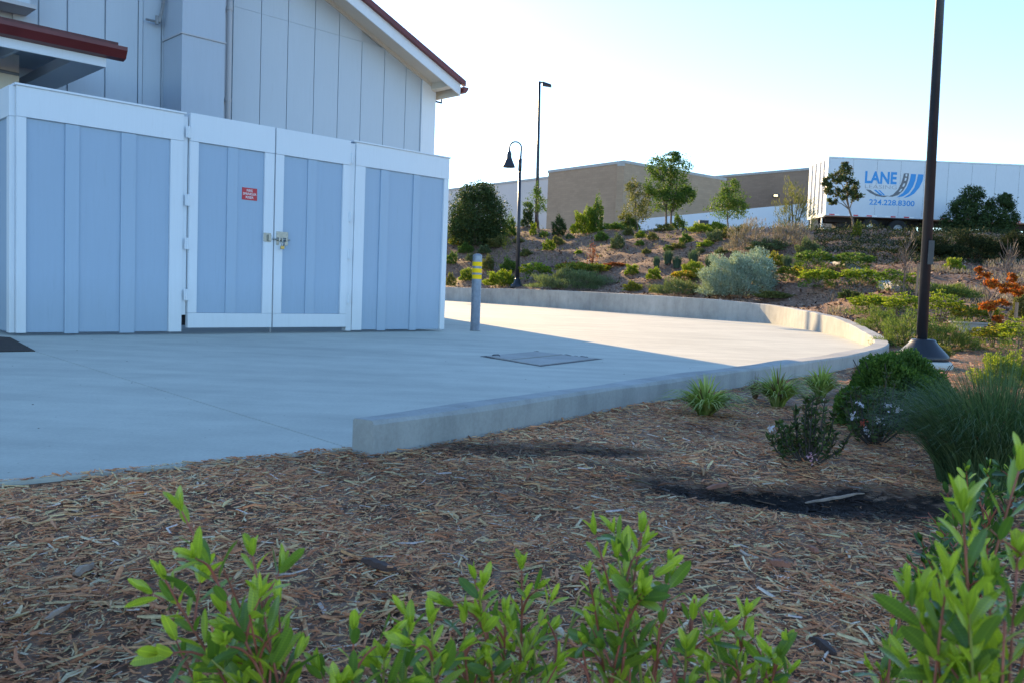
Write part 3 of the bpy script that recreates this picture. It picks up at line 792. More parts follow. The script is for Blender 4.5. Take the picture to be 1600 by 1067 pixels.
# ------------------------------------------------------------ tall parking-lot light beyond the crest
Dl = 60.0; tp = gy(843, 128, Dl); bt = gy(839, 352, Dl)
dp = 0
lp = thing('parking_light', 'very tall slim parking lot light pole rising behind the slope', 'light pole', (bt[0], bt[1], 3.9))
MB().tube([(0, 0, -.3), (tp[0] - bt[0], 0, tp[2] - 3.9)], [.14, .09], 10).build('pole', M_bronze, lp, smooth=True)
xh = tp[0] - bt[0]; zh = tp[2] - 3.9
b = MB(); b.box(xh, xh + .25, -.05, .05, zh - .12, zh - .02); b.hexa([(xh + .2, -.28, zh - .25), (xh + .85, -.28, zh - .33), (xh + .85, .28, zh - .33), (xh + .2, .28, zh - .25), (xh + .2, -.22, zh - .02), (xh + .8, -.22, zh - .2), (xh + .8, .22, zh - .2), (xh + .2, .22, zh - .02)])
b.build('lamp_head', M_bronze, lp)
MB().lathe([(.32, -.3), (.32, .5), (.28, .52)], 14).build('concrete_footing', M_curb, lp)

# ------------------------------------------------------------ warehouse beyond
def brickmat(name, base):
    m, nt, p = new_mat(name)
    tc = N(nt, 'ShaderNodeTexCoord'); mp = N(nt, 'ShaderNodeMapping'); nt.links.new(tc.outputs['Object'], mp.inputs[0])
    mp.inputs['Rotation'].default_value = (math.radians(90), 0, 0)
    br = N(nt, 'ShaderNodeTexBrick'); nt.links.new(mp.outputs[0], br.inputs['Vector'])
    br.inputs['Color1'].default_value = (*base, 1); br.inputs['Color2'].default_value = (*[x * .88 for x in base], 1); br.inputs['Mortar'].default_value = (*[x * .8 for x in base], 1)
    br.inputs['Scale'].default_value = 1; br.inputs['Brick Width'].default_value = .4; br.inputs['Row Height'].default_value = .2; br.inputs['Mortar Size'].default_value = .008
    n = noise(nt, tc.outputs['Object'], .25, 4); c = mix(nt, br.outputs[0], ramp(nt, n, [(.3, (.88, .87, .86)), (.7, (1.08, 1.08, 1.08))]), 1, 'MULTIPLY')
    nt.links.new(c, p.inputs['Base Color']); p.inputs['Roughness'].default_value = .85; return m
M_block = brickmat('tan_block', (.42, .30, .20)); M_block2 = brickmat('brown_block', (.31, .215, .15))
M_pale = painted('pale_wall', (.60, .55, .52)); M_cop = flat('coping', (.40, .40, .38), .6)
def far_wall(name, label, p0, p1, ztop0, ztop1, D0, D1, mat, thick=6.0, zb_=3.7, cop=True, base=None):
    a = gy(p0, ztop0, D0); c = gy(p1, ztop1, D1)
    if abs(a[2] - c[2]) < 1.2 and cop: c[2] = a[2] = (a[2] + c[2]) / 2
    o = thing(name, label, 'building' if cop else 'wall', (a[0], a[1], zb_)); v = c - a; L2 = math.hypot(v[0], v[1]); nrm = np.array([-v[1], v[0]]) / L2
    b = MB(); q = nrm * thick
    b.hexa([(0, 0, 0), (v[0], v[1], 0), (v[0] + q[0], v[1] + q[1], 0), (q[0], q[1], 0), (0, 0, a[2] - zb_), (v[0], v[1], c[2] - zb_), (v[0] + q[0], v[1] + q[1], c[2] - zb_), (q[0], q[1], a[2] - zb_)])
    b.build('wall', mat, o)
    if cop:
        e = nrm * .06; h0 = a[2] - zb_; h1 = c[2] - zb_; b = MB(); u_ = v[:2] / L2 * .06
        b.hexa([(-e[0] - u_[0], -e[1] - u_[1], h0 + .002), (v[0] - e[0] + u_[0], v[1] - e[1] + u_[1], h1 + .002), (v[0] + q[0], v[1] + q[1], h1 + .002), (q[0], q[1], h0 + .002), (-e[0] - u_[0], -e[1] - u_[1], h0 + .25), (v[0] - e[0] + u_[0], v[1] - e[1] + u_[1], h1 + .25), (v[0] + q[0], v[1] + q[1], h1 + .25), (q[0], q[1], h0 + .25)])
        b.build('coping', M_cop, o)
    return o, a, c, v
w1 = far_wall('warehouse', 'tall tan block warehouse wing in the middle distance', 857, 975, 267, 260, 82, 74, M_block, 14)
a_ = w1[2]
w1b = far_wall('warehouse', 'side wall of the tan block warehouse turning away to the right', 975.3, 1012, 260, 268, 74, 96, M_block, .6)
w2 = far_wall('warehouse', 'pale plastered warehouse wing left of the tan block wing', 700, 856.5, 298, 281, 105, 90, M_pale, 8)
w3 = far_wall('warehouse', 'long low brown block warehouse behind the young trees', 1003, 1272, 284, 271, 105, 88, M_block2, 10)
# dark grey dock door and wall lamp on the brown wall
o = w1[0]; v = w1[3]
b = MB(); L2 = math.hypot(v[0], v[1]); d_ = v[:2] / L2; n_ = np.array([d_[1], -d_[0]])
s0 = .70 * L2; s1 = .99 * L2
q0 = d_ * s0 + n_ * .05; q1 = d_ * s1 + n_ * .05; q2 = q1 - n_ * .1; q3 = q0 - n_ * .1
b.hexa([(*q0, 0), (*q1, 0), (*q2, 0), (*q3, 0), (*q0, 2.6), (*q1, 2.6), (*q2, 2.6), (*q3, 2.6)]); b.build('dock_door', flat('dock_door_grey', (.12, .12, .12), .6), o)
o = w3[0]; v = w3[3]; pl_ = gy(1212, 307, 91.5)
M_lampglow, nt_, p_l = new_mat('lamp_glow'); p_l.inputs['Emission Color'].default_value = (1, .75, .3, 1); p_l.inputs['Emission Strength'].default_value = 1.2
L2 = math.hypot(v[0], v[1]); d_ = v[:2] / L2; n_ = np.array([d_[1], -d_[0]]); t_ = (pl_[0] - w3[1][0]) / d_[0]
c_ = d_ * t_ + n_ * .15
b = MB().box(c_[0] - .35, c_[0] + .35, c_[1] - .15, c_[1] + .1, pl_[2] - 3.7 - .2, pl_[2] - 3.7 + .15); b.build('wall_lamp', M_bronze, o)
b = MB().box(c_[0] - .28, c_[0] + .1, c_[1] - .19, c_[1] - .152, pl_[2] - 3.7 - .12, pl_[2] - 3.7 + .06); b.build('wall_lamp_lens', M_lampglow, o)
# pale ramp wall with a sloping top in front of the brown wing
o, a, c, v = far_wall('ramp_wall', 'long pale wall with a sloping top in front of the brown warehouse', 998, 1262, 343, 318, 70, 62, M_white, .4, 3.2, False)

# ------------------------------------------------------------ trailers
DT = 43.0
t0 = gy(1290, 337, DT)
TZ0 = 3.85
TF = Frame((t0[0], t0[1], TZ0), math.radians(1.0))
tr = thing('semi_trailer', 'long white box semi-trailer with blue lane lettering parked on the crest', 'trailer', (t0[0], t0[1], TZ0), TF.a)
zB = TF.px(1290, 337)[1]; zT = TF.px(1290, 245)[1]; TL = 15.8; TW = 2.55
M_tw = painted('trailer_white', (.62, .66, .70), (3, 3, .5), .05, .4)
M_rail = flat('trailer_rail', (.38, .40, .42), .4, .6)
M_tblue = flat('print_blue', (.0, .25, .62), .4, 0, .03); M_tgrey = flat('print_grey', (.10, .11, .13), .4, 0, .03); M_tgl = flat('print_light_grey', (.36, .38, .42), .4)
M_tape_r = flat('tape_red', (.6, .04, .05), .4); M_tape_w = flat('tape_white', (.85, .85, .85), .4)
M_rub = flat('tyre_rubber', (.02, .02, .02), .85, 0, .2)
MB().box(.05, TL, .012, TW - .012, zB + .08, zT - .06).build('box_body', M_dark, tr)
n_ = 13; pw = (TL - .1) / n_
for i in range(n_):
    MB().box(.06 + i * pw, .06 + (i + 1) * pw - .012, 0, .011, zB + .101, zT - .081).build('panel', M_tw, tr)
MB().box(0, TL + .02, -.012, TW + .01, zT - .079, zT).build('top_rail', M_rail, tr)
MB().box(0, TL + .02, -.012, TW + .01, zB, zB + .10).build('bottom_rail', M_tw, tr)
MB().box(-.03, .055, -.014, .16, zB + .0, zT + .003).build('corner_post', M_rail, tr)
MB().box(-.03, .055, TW - .16, TW + .012, zB, zT + .003).build('corner_post', M_rail, tr)
for k in (0, 1):
    y0 = .165 + k * 1.12
    dr = MB().box(-.035, .045, y0, y0 + 1.10, zB + .15, zT - .15).build('rear_door', M_tw, tr)
    for yy in (y0 + .3, y0 + .8): MB().tube([(-.06, yy, zB + .1), (-.06, yy, zT - .1)], .022, 6).build('lock_rod', M_rail, dr)
    for zz3 in (.5, 1.3, 2.2): MB().box(-.05, -.036, y0 + .02, y0 + .16, zB + zz3, zB + zz3 + .1).build('hinge', M_rail, dr)
MB().box(-.03, .045, .163, TW - .163, zT - .148, zT - .0).build('door_header', M_rail, tr)
MB().box(-.05, .045, .163, TW - .163, zB - .05, zB + .148).build('door_sill', M_rail, tr)
b = MB(); b.box(-.02, .06, .1, TW - .1, zB - .72, zB - .62); b.box(-.01, .05, .5, .58, zB - .62, zB - .05); b.box(-.01, .05, TW - .58, TW - .5, zB - .62, zB - .05); b.build('underride_guard', M_rail, tr)
b = MB(); b.box(.3, TL - 1, .75, .9, zB - .25, zB); b.box(.3, TL - 1, TW - .9, TW - .75, zB - .25, zB); b.box(1.0, 5.0, .85, TW - .85, zB - .5, zB - .25); b.build('chassis', M_dark, tr)
for xw in (2.35, 3.75):
    for y_ in (.28, TW - .28):
        w = MB(); 
        rr = .50
        prof = [(rr * .5, -.25), (rr * .93, -.25), (rr, -.20), (rr, .20), (rr * .93, .25), (rr * .5, .25)]
        n0 = 24; bb = 0
        for r_, zz4 in prof:
            for k in range(n0):
                t = 2 * math.pi * k / n0; w.v.append((xw + r_ * math.cos(t), y_ + zz4, rr + .0 + r_ * math.sin(t)))
        for i in range(5):
            for k in range(n0):
                q_ = (k + 1) % n0; w.face((i * n0 + k, i * n0 + q_, (i + 1) * n0 + q_, (i + 1) * n0 + k))
        wo_ = w.build('wheel', M_rub, tr, smooth=False)
        rm = MB(); rm.tube([(xw, y_ - .20, rr), (xw, y_ + .2, rr)], rr * .52, 20); rm.tube([(xw, y_ - .26, rr), (xw, y_ - .18, rr)], rr * .18, 10); rm.build('rim', M_rail, wo_)
for xw in (12.2, 12.9): MB().box(xw, xw + .12, .5, .62, .02, zB - .001).build('landing_leg', M_rail, tr)
for k in range(3): MB().box(5.1, 5.13, .1 + k * .9, .7 + k * .9, .25, zB - .001).build('mud_flap', M_rub, tr)
# reflective tape dashes
for k in range(17):
    xx = .18 + k * .95
    b = MB(); b.box(xx, xx + .27, -.016, -.0125, zB + .02, zB + .085, 0); b.box(xx + .271, xx + .52, -.016, -.0125, zB + .02, zB + .085, 1); b.build('reflective_tape', [M_tape_r, M_tape_w] if k % 2 == 0 else [M_tape_w, M_tape_r], tr)
def Z(u_, v_):       # reading of the enlarged logo -> the trailer's side
    return TF.px(1250 + u_ / 4.571, 230 + v_ / 4.571)
def decal(name, pts, mat, y=-.006):
    b = MB(); b.prism([(*[(x_, y, z_)][0],) for x_, z_ in pts], (0, .005, 0)); return b.build(name, mat, tr)
def zpoly(name, L3, mat, y=-.006): decal(name, [Z(*p) for p in L3], mat, y)
zpoly('logo_road', [(742, 190), (778, 190), (774, 230), (760, 275), (735, 315), (700, 345), (660, 357), (630, 356), (665, 340), (700, 305), (722, 262), (735, 222)], M_tgrey)
for p4 in ([(754, 195), (766, 195), (765, 212), (753, 212)], [(750, 222), (762, 222), (757, 243), (745, 243)], [(740, 262), (752, 262), (742, 285), (729, 285)], [(722, 300), (732, 302), (716, 322), (704, 322)]):
    zpoly('logo_dash', p4, M_tw, -.009)
zpoly('logo_stripe', [(793, 194), (830, 196), (824, 240), (806, 285), (775, 330), (735, 355), (690, 362), (735, 330), (763, 290), (782, 245)], M_tblue)
zpoly('logo_stripe', [(843, 196), (883, 198), (875, 245), (852, 292), (815, 335), (775, 358), (738, 366), (785, 335), (815, 295), (833, 245)], M_tblue)
zpoly('logo_sweep', [(470, 304), (502, 308), (535, 332), (585, 349), (640, 350), (600, 360), (545, 352), (498, 328)], M_tgrey)
zpoly('logo_stripe', [(526, 308), (543, 308), (592, 347), (572, 346)], M_tblue); zpoly('logo_stripe', [(556, 308), (571, 310), (608, 346), (597, 347)], M_tblue)
def ttext(txt, u0_, u1_, v0_, v1_, mat, bold):
    x0, z1 = Z(u0_, v0_); x1, _ = Z(u1_, v0_); z1 = Z((u0_ + u1_) / 2, v0_)[1]; z0 = Z((u0_ + u1_) / 2, v1_)[1]
    b = MB(); put_text(b, txt, x0, x1, z0, z1, -.004, 0, bold); b.build('lettering', mat, tr)
ttext('LANE', 467, 695, 177, 265, M_tblue, .035)
ttext('LEASING', 464, 693, 273, 300, M_tgl, .0)
ttext('224.228.8300', 495, 820, 380, 420, M_tblue, .02)
# road surface under the trailer
b = MB(); b.prism([(8, 41.2, TZ0 - .3), (70, 41.2, TZ0 - .3), (70, 52, TZ0 - .3), (8, 52, TZ0 - .3)], (0, 0, .31)); tag(b.build('asphalt_road', flat('asphalt', (.06, .06, .06), .9)), kind='structure')

# ------------------------------------------------------------ loose mulch
def chips(n_try, x_of, dens_w, lmin, lmax, name, col_bright=1.0):
    Y = x_of[0](n_try); X = x_of[1](Y)
    k = ~in_poly(X, Y, PADX); X = X[k]; Y = Y[k]; n = len(X)
    L = np.exp(rng.normal(math.log(lmin), .62, n)).clip(.006, lmax); 
    Wd = L * rng.uniform(.05, .20, n); Wd = np.clip(Wd, .0017, .011); T = Wd * rng.uniform(.2, .5, n)
    Z = H(X, Y) + rng.uniform(-.002, .016, n)
    Z = np.where(in_poly(X, Y, PAD), .004, Z)
    a = rng.uniform(0, math.pi, n); 
    tl = rng.normal(0, .14, n); rl = rng.normal(0, .30, n)
    # local axes
    ux = np.stack([np.cos(a) * np.cos(tl), np.sin(a) * np.cos(tl), np.sin(tl)], 1)
    v0 = np.stack([-np.sin(a), np.cos(a), np.zeros(n)], 1); w0 = np.cross(ux, v0)
    vx = v0 * np.cos(rl)[:, None] + w0 * np.sin(rl)[:, None]; wx = np.cross(ux, vx)
    C = np.stack([X, Y, Z], 1)
    taper0 = rng.uniform(.2, 1.0, n); taper1 = rng.uniform(.2, 1.0, n); bend = rng.normal(0, .09, n) * L; ridge = rng.uniform(-.3, .3, n)
    S = []
    for (e, tp, zz) in ((-.5, taper0, 0), (0, 1, 1), (.5, taper1, 0)):
        wd = (Wd * (tp if e else 1)); mdl = C + ux * (e * L)[:, None] + vx * (bend * zz)[:, None]
        S += [mdl - vx * (wd * .5)[:, None] - wx * (T * .4)[:, None], mdl + vx * (wd * ridge)[:, None] + wx * (T * .6)[:, None], mdl + vx * (wd * .5)[:, None] - wx * (T * .4)[:, None]]
    V = np.stack(S, 1).reshape(-1, 3)
    q = np.array([[0, 3, 4, 1], [3, 6, 7, 4], [1, 4, 5, 2], [4, 7, 8, 5]])
    Q = (q[None] + (np.arange(n) * 9)[:, None, None]).reshape(-1, 4)
    pal = np.array([[.17, .095, .066], [.24, .14, .095], [.29, .18, .13], [.34, .235, .18], [.26, .125, .075], [.12, .065, .045], [.38, .28, .23], [.44, .36, .31]])
    pr = np.array([.2, .23, .20, .14, .09, .07, .05, .02])
    ci = rng.choice(8, n, p=pr); c = pal[ci] * np.array([3.2, 2.25, 1.45]) * rng.uniform(.6, 1.3, (n, 1))
    c = np.minimum(c, np.array([.72, .56, .46]))
    # patches: some areas darker and redder
    pt = .5 + .25 * (np.sin(X * 2.3 + 1.7 * np.sin(Y * 1.9)) + np.sin(Y * 3.7 + X * 1.1))
    c = c * (.78 + .4 * pt[:, None])
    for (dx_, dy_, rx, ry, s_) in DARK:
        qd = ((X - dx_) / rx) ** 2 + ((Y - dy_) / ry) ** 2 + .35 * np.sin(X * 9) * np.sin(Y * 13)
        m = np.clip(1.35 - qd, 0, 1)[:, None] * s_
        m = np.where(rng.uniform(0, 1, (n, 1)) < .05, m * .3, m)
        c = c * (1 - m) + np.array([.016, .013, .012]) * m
    cc = np.repeat(np.concatenate([c, np.ones((n, 1))], 1), 9, 0)
    me = np_mesh(name, V, Q, M_chip, cc)
    return tag(link(name, me), kind='stuff')
_en = np.array([-adir[1], adir[0]]); _en = _en if _en[1] > 0 else -_en
PADX = np.vstack([ALEFT + _en * .035, A1 + _en * .02, path[:, :2], [[-30, 62], [-30, -2]]])
M_chip, nt, p = new_mat('wood_chip')
at_ = N(nt, 'ShaderNodeAttribute'); at_.attribute_name = 'tint'
nv = noise(nt, tex_coord(nt), 160, 2)
nt.links.new(mix(nt, at_.outputs['Color'], ramp(nt, nv, [(.25, (.72, .70, .68)), (.75, (1.2, 1.2, 1.2))]), 1, 'MULTIPLY'), p.inputs['Base Color'])
p.inputs['Roughness'].default_value = .75; p.inputs['Specular IOR Level'].default_value = .3
def ysamp(y0, y1, pw):
    # density falls with distance; area in the view wedge grows with y
    def f(n):
        u = rng.uniform(0, 1, n); e = 2 - pw
        return (y0 ** e + u * (y1 ** e - y0 ** e)) ** (1 / e)
    return f
def xs_of(Y): return rng.uniform(-.70, .72, len(Y)) * (Y + .35)
chips(225000, (ysamp(1.25, 5.2, .85), xs_of), None, .0150, .080, 'mulch_chips')
chips(3500, (ysamp(1.25, 5.2, .9), xs_of), None, .045, .085, 'mulch_chips')
chips(36000, (ysamp(5.0, 14, .6), lambda Y: rng.uniform(-.05, .70, len(Y)) * Y), None, .028, .10, 'mulch_chips')
chips(12000, (ysamp(1.5, 9, .5), lambda Y: rng.uniform(.70, 1.5, len(Y)) * Y), None, .034, .09, 'mulch_chips')
def specks():
    n = 110; Y = rng.uniform(2.7, 12, n); X = rng.uniform(-.62, .3, n) * Y; k = in_poly(X, Y, PAD) & in_poly(X - .3, Y, PAD) & in_poly(X + .25, Y, PAD); X, Y = X[k], Y[k]; n = len(X); a = rng.uniform(0, 6.28, n); s = rng.uniform(.002, .008, n)
    ux = np.stack([np.cos(a), np.sin(a), 0 * a], 1) * s[:, None]; vx = np.stack([-np.sin(a), np.cos(a), .4 + 0 * a], 1) * (s * .5)[:, None]; C = np.stack([X, Y, np.full(n, .004)], 1)
    me = np_mesh('pad_debris', np.stack([C - ux, C - vx, C + ux, C + vx], 1).reshape(-1, 3), np.arange(n * 4).reshape(-1, 4), M_chip, np.tile(np.array([.05, .035, .025, 1]), (n * 4, 1))); tag(link('pad_debris', me), kind='stuff')
specks()
def flakes():
    n = 50000; Y = rng.uniform(12, 52, n); X = rng.uniform(-.25, .68, n) * Y
    k = ~in_poly(X, Y, PADX); X = X[k]; Y = Y[k]; n = len(X)
    Z = H(X, Y) + rng.uniform(0, .03, n); s = rng.uniform(.025, .08, n); a = rng.uniform(0, 6.28, n)
    ux = np.stack([np.cos(a), np.sin(a), rng.normal(0, .5, n)], 1) * s[:, None]; vx = np.stack([-np.sin(a), np.cos(a), rng.normal(0, .7, n)], 1) * (s * rng.uniform(.2, .5, n))[:, None]
    C = np.stack([X, Y, Z], 1); V = np.stack([C - ux, C - vx, C + ux, C + vx], 1).reshape(-1, 3); Q = np.arange(n * 4).reshape(-1, 4)
    pal = np.array([[.16, .09, .06], [.26, .16, .11], [.40, .28, .20], [.08, .04, .03]]); c = pal[rng.choice(4, n, p=[.35, .3, .15, .2])]
    me = np_mesh('mulch_flakes', V, Q, M_chip, np.repeat(np.concatenate([c, np.ones((n, 1))], 1), 4, 0)); tag(link('mulch_flakes', me), kind='stuff')
flakes()
# a few pieces big enough to be picked out
def stick(name, label, cat, p0, p1, w, h, mat, group=None):
    a = hit(*p0); c = hit(*p1); a = Vector(a); c = Vector(c); o = thing(name, label, cat, a); d = c - a; L = d.length; d.normalize(); n_ = Vector((-d.y, d.x, 0)).normalized()
    b = MB(); k = 7; rr = random.Random(p0[0])
    for i in range(k + 1):
        t = i / k; f_ = math.sin(math.pi * (.12 + .80 * t)) ** .6; c_ = d * L * t + Vector((0, 0, .012 + h * .5 + rr.uniform(-.003, .003))) + n_ * rr.uniform(-.1, .1) * w
        for sx_, sz_ in ((-1, -.5), (1, -.5), (.8, .5), (-.7, .6)): b.v.append(tuple(c_ + n_ * (w * .5 * f_ * sx_) + Vector((0, 0, h * sz_ * f_))))
    for i in range(k):
        for j in range(4): b.face((i * 4 + j, i * 4 + (j + 1) % 4, i * 4 + 4 + (j + 1) % 4, i * 4 + 4 + j))
    b.face((3, 2, 1, 0)); b.face([k * 4 + j for j in range(4)])
    b.build('wood', mat, o, bevel=.0015)
M_gw = flat('weathered_wood', (.30, .21, .15), .8, 0, .3, 30, .6); M_rw = flat('reddish_wood', (.30, .12, .07), .8, 0, .3, 30, .6); M_bk = flat('dark_bark', (.06, .035, .028), .9, 0, .4, 25, .8)
stick('wood_splinter', 'long pale wood splinter lying on the black soil patch', 'wood splinter', (1258, 792), (1350, 784), .016, .008, M_gw)
stick('bark_piece', 'reddish bark piece at the left end of the black soil patch', 'bark piece', (1104, 771), (1136, 770), .022, .012, M_rw)
stick('bark_piece', 'pale rounded wood chunk on the mulch left of the foreground shrub', 'wood chunk', (115, 911), (146, 897), .018, .014, M_gw)
stick('wood_splinter', 'pale narrow splinter on the mulch at bottom left', 'wood splinter', (70, 985), (110, 955), .012, .008, M_gw)
stick('bark_piece', 'flat dark bark slab on the mulch right of the left foreground shrub', 'bark piece', (566, 893), (618, 905), .03, .012, M_bk)
stick('bark_piece', 'curled brown bark piece on the mulch right of the middle foreground shrub', 'bark piece', (1200, 893), (1235, 897), .03, .014, M_rw)
stick('bark_piece', 'thick dark bark piece leaning in the mulch at bottom right', 'bark piece', (1268, 1012), (1305, 1045), .02, .014, M_bk)
stick('wood_splinter', 'short grey split wood end at the right of the mulch bed', 'wood splinter', (1262, 868), (1278, 876), .02, .012, M_rw)

# ------------------------------------------------------------ leaves
G = {
 'dark': leafmat('leaf_dark', [(.03, .05, .02), (.05, .085, .028), (.08, .12, .04)], .3),
 'green': leafmat('leaf_green', [(.055, .11, .025), (.10, .17, .035), (.16, .24, .05)], .4),
 'bright': leafmat('leaf_bright', [(.09, .15, .02), (.19, .26, .03), (.31, .35, .05)], .5),
 'yellow': leafmat('leaf_yellow', [(.07, .12, .03), (.14, .19, .03), (.26, .25, .04), (.42, .32, .05)], .45),
 'golden': leafmat('leaf_golden', [(.10, .15, .03), (.22, .24, .03), (.42, .30, .04), (.45, .20, .03)], .45),
 'orange': leafmat('leaf_orange', [(.16, .12, .03), (.40, .08, .02), (.52, .13, .025), (.50, .22, .03), (.32, .07, .02)], .4),
 'grey': leafmat('leaf_greygreen', [(.08, .11, .055), (.13, .17, .08), (.18, .22, .11)], .3),
 'silver': leafmat('leaf_silver', [(.24, .31, .24), (.34, .42, .34), (.44, .52, .43)], .25, .7, 1.0),
 'blue': leafmat('leaf_bluegreen', [(.05, .09, .06), (.08, .13, .08), (.11, .16, .09)], .3),
 'olive': leafmat('leaf_olive', [(.09, .10, .035), (.15, .16, .05), (.22, .21, .08)], .4),
 'rust': leafmat('leaf_rust', [(.16, .05, .025), (.28, .08, .03), (.36, .13, .05)], .35),
 'brown': leafmat('blade_brown', [(.12, .055, .03), (.22, .11, .06), (.10, .13, .04)], .3),
 'feather': leafmat('leaf_feather', [(.06, .10, .03), (.11, .16, .045), (.18, .23, .06)], .4),
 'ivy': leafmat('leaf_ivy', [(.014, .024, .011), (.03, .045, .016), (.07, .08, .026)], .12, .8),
 'mauve': leafmat('leaf_mauve', [(.20, .155, .155), (.28, .23, .23), (.12, .13, .08)], .3),
 'mix': leafmat('leaf_mixed_dark', [(.03, .05, .02), (.055, .09, .03), (.11, .15, .05), (.10, .06, .04)], .3),
 'twig': leafmat('twig_grey', [(.16, .12, .10), (.24, .18, .15), (.12, .09, .07)], .1),
 'gdark': leafmat('blade_dark_green', [(.05, .09, .04), (.09, .15, .065), (.20, .25, .12)], .3),
 'liri': leafmat('blade_liriope', [(.16, .24, .05), (.32, .38, .10), (.52, .54, .20)], .35),
}
M_bark = flat('bark', (.16, .12, .09), .9, 0, .3, 12, .6)
M_barkd = flat('bark_dark', (.07, .055, .045), .9, 0, .3, 12, .6)
M_stake = flat('stake_wood', (.30, .20, .13), .85, 0, .2, 9, .4)
def leafcloud(P, D, size, asp=.45, cup=.15):
    """P centres (n,3), D direction of each leaf (n,3); a folded diamond of two quads"""
    n = len(P); D = D / (np.linalg.norm(D, axis=1)[:, None] + 1e-9)
    r = rng.normal(size=(n, 3)); S_ = np.cross(D, r); S_ /= np.linalg.norm(S_, axis=1)[:, None] + 1e-9
    Nn = np.cross(D, S_); s = (size * rng.uniform(.65, 1.25, n))[:, None]
    a = P - D * s * .5; t = P + D * s * .5 - Nn * s * cup; l = P + S_ * s * asp * .5 + Nn * s * cup * .6; rr = P - S_ * s * asp * .5 + Nn * s * cup * .6
    V = np.stack([a, l, t, rr], 1).reshape(-1, 3); return V, np.arange(n * 4).reshape(-1, 4)
def rdir(n):
    d = rng.normal(size=(n, 3)); return d / np.linalg.norm(d, axis=1)[:, None]
def blades(n, r, h, lean_, w, base_r=.3, droop=.5, seg=4):
    """grass blades fanned from a crown"""
    a = rng.uniform(0, 6.283, n); rad = np.sqrt(rng.uniform(0, 1, n)); out = np.stack([np.cos(a), np.sin(a), np.zeros(n)], 1)
    b0 = out * (rad * r * base_r)[:, None]; hh = h * rng.uniform(.6, 1.05, n); ln = r * (1 - base_r) * rad * lean_ * rng.uniform(.6, 1.2, n)
    a2_ = a + rng.normal(0, .5, n); out = np.stack([np.cos(a2_), np.sin(a2_), np.zeros(n)], 1); sd_ = np.stack([-np.sin(a + rng.normal(0, .6, n)), np.cos(a), np.zeros(n)], 1); ww = w * rng.uniform(.6, 1.3, n)
    V = []
    for k in range(seg + 1):
        t = k / seg; z = hh * (t - droop * rad * t ** 3 * .9); o = ln * t ** 1.6
        c = b0 + out * o[:, None]; c[:, 2] = z; f_ = (1 - t) ** .7 * .5 + (.02 if k == seg else 0)
        V += [c - sd_ * (ww * f_)[:, None], c + sd_ * (ww * f_)[:, None]]
    V = np.stack(V, 1).reshape(-1, 3); m = 2 * (seg + 1)
    q = np.array([[2 * k, 2 * k + 1, 2 * k + 3, 2 * k + 2] for k in range(seg)])
    return V, (q[None] + (np.arange(n) * m)[:, None, None]).reshape(-1, 4)
def cat_(*vq):
    V = []; Q = []; o = 0
    for v, q in vq: V.append(v); Q.append(q + o); o += len(v)
    return np.vstack(V), np.vstack(Q)
def lumps(P, amp, f_):   # uneven outline
    return 1 + amp * (np.sin(P[:, 0] * f_ + 1.1) * np.sin(P[:, 1] * f_ * 1.3 + .5) + np.sin(P[:, 2] * f_ * 1.7 + P[:, 0] * f_ * .6)) 
def mound(rx, ry, h, leaf, n=None, kind='leaf', asp=.45, up=.5, lump=1.0):
    if n is None: n = int(np.clip(3.6 * (math.pi * rx * ry + math.pi * (rx + ry) * h * .8) / (leaf * leaf * asp * .8), 120, 26000))
    d = rdir(n); d[:, 2] = np.abs(d[:, 2]); k = rng.uniform(.55, 1.0, n) ** .5
    ph = rng.uniform(0, 6, 3); q = d * 4.2
    lum = 1 + .22 * np.sin(q[:, 0] * 1.3 + ph[0]) * np.sin(q[:, 1] * 1.5 + ph[1]) + .19 * np.sin(q[:, 2] * 2.1 + q[:, 0] + ph[2]) + .16 * np.sin(d[:, 0] * 13 + ph[1]) * np.sin(d[:, 1] * 12 + d[:, 2] * 9) 
    lum = 1 + (lum - 1) * lump
    P = d * (k * lum)[:, None] * np.array([rx, ry, h]); D = d + np.array([0, 0, up]) + rdir(n) * .9
    return leafcloud(P, D, leaf, asp)
def fronds(rx, ry, h, leaf, n):
    """clumps of arching stems carrying broad leaves in whorls"""
    parts = []
    for i in range(n):
        a = rng.uniform(0, 6.283); rad = math.sqrt(rng.uniform(0, 1)); c = np.array([math.cos(a) * rad * rx, math.sin(a) * rad * ry, h * (.55 + .45 * (1 - rad * .7)) * rng.uniform(.6, 1.1)])
        m = rng.integers(7, 12); b = rng.uniform(0, 6.28) + np.arange(m) * 2.4
        D = np.stack([np.cos(b), np.sin(b), rng.uniform(-.1, .9, m)], 1) + np.array([math.cos(a), math.sin(a), 0]) * .5
        parts.append(leafcloud(c + D * leaf * .45, D, leaf, .38, .12))
    return cat_(*parts)
def stems_mb(n, rx, ry, h, r=.006):
    b = MB()
    for i in range(n):
        a = rnd.uniform(0, 6.283); q = math.sqrt(rnd.random()); x, y = math.cos(a) * q * rx * .8, math.sin(a) * q * ry * .8
        b.tube([(x * .12, y * .12, -.02), (x * .6, y * .6, h * .45), (x, y, h * .85)], [r, r * .7, r * .4], 4, 0, False)
    return b
SUNV = None
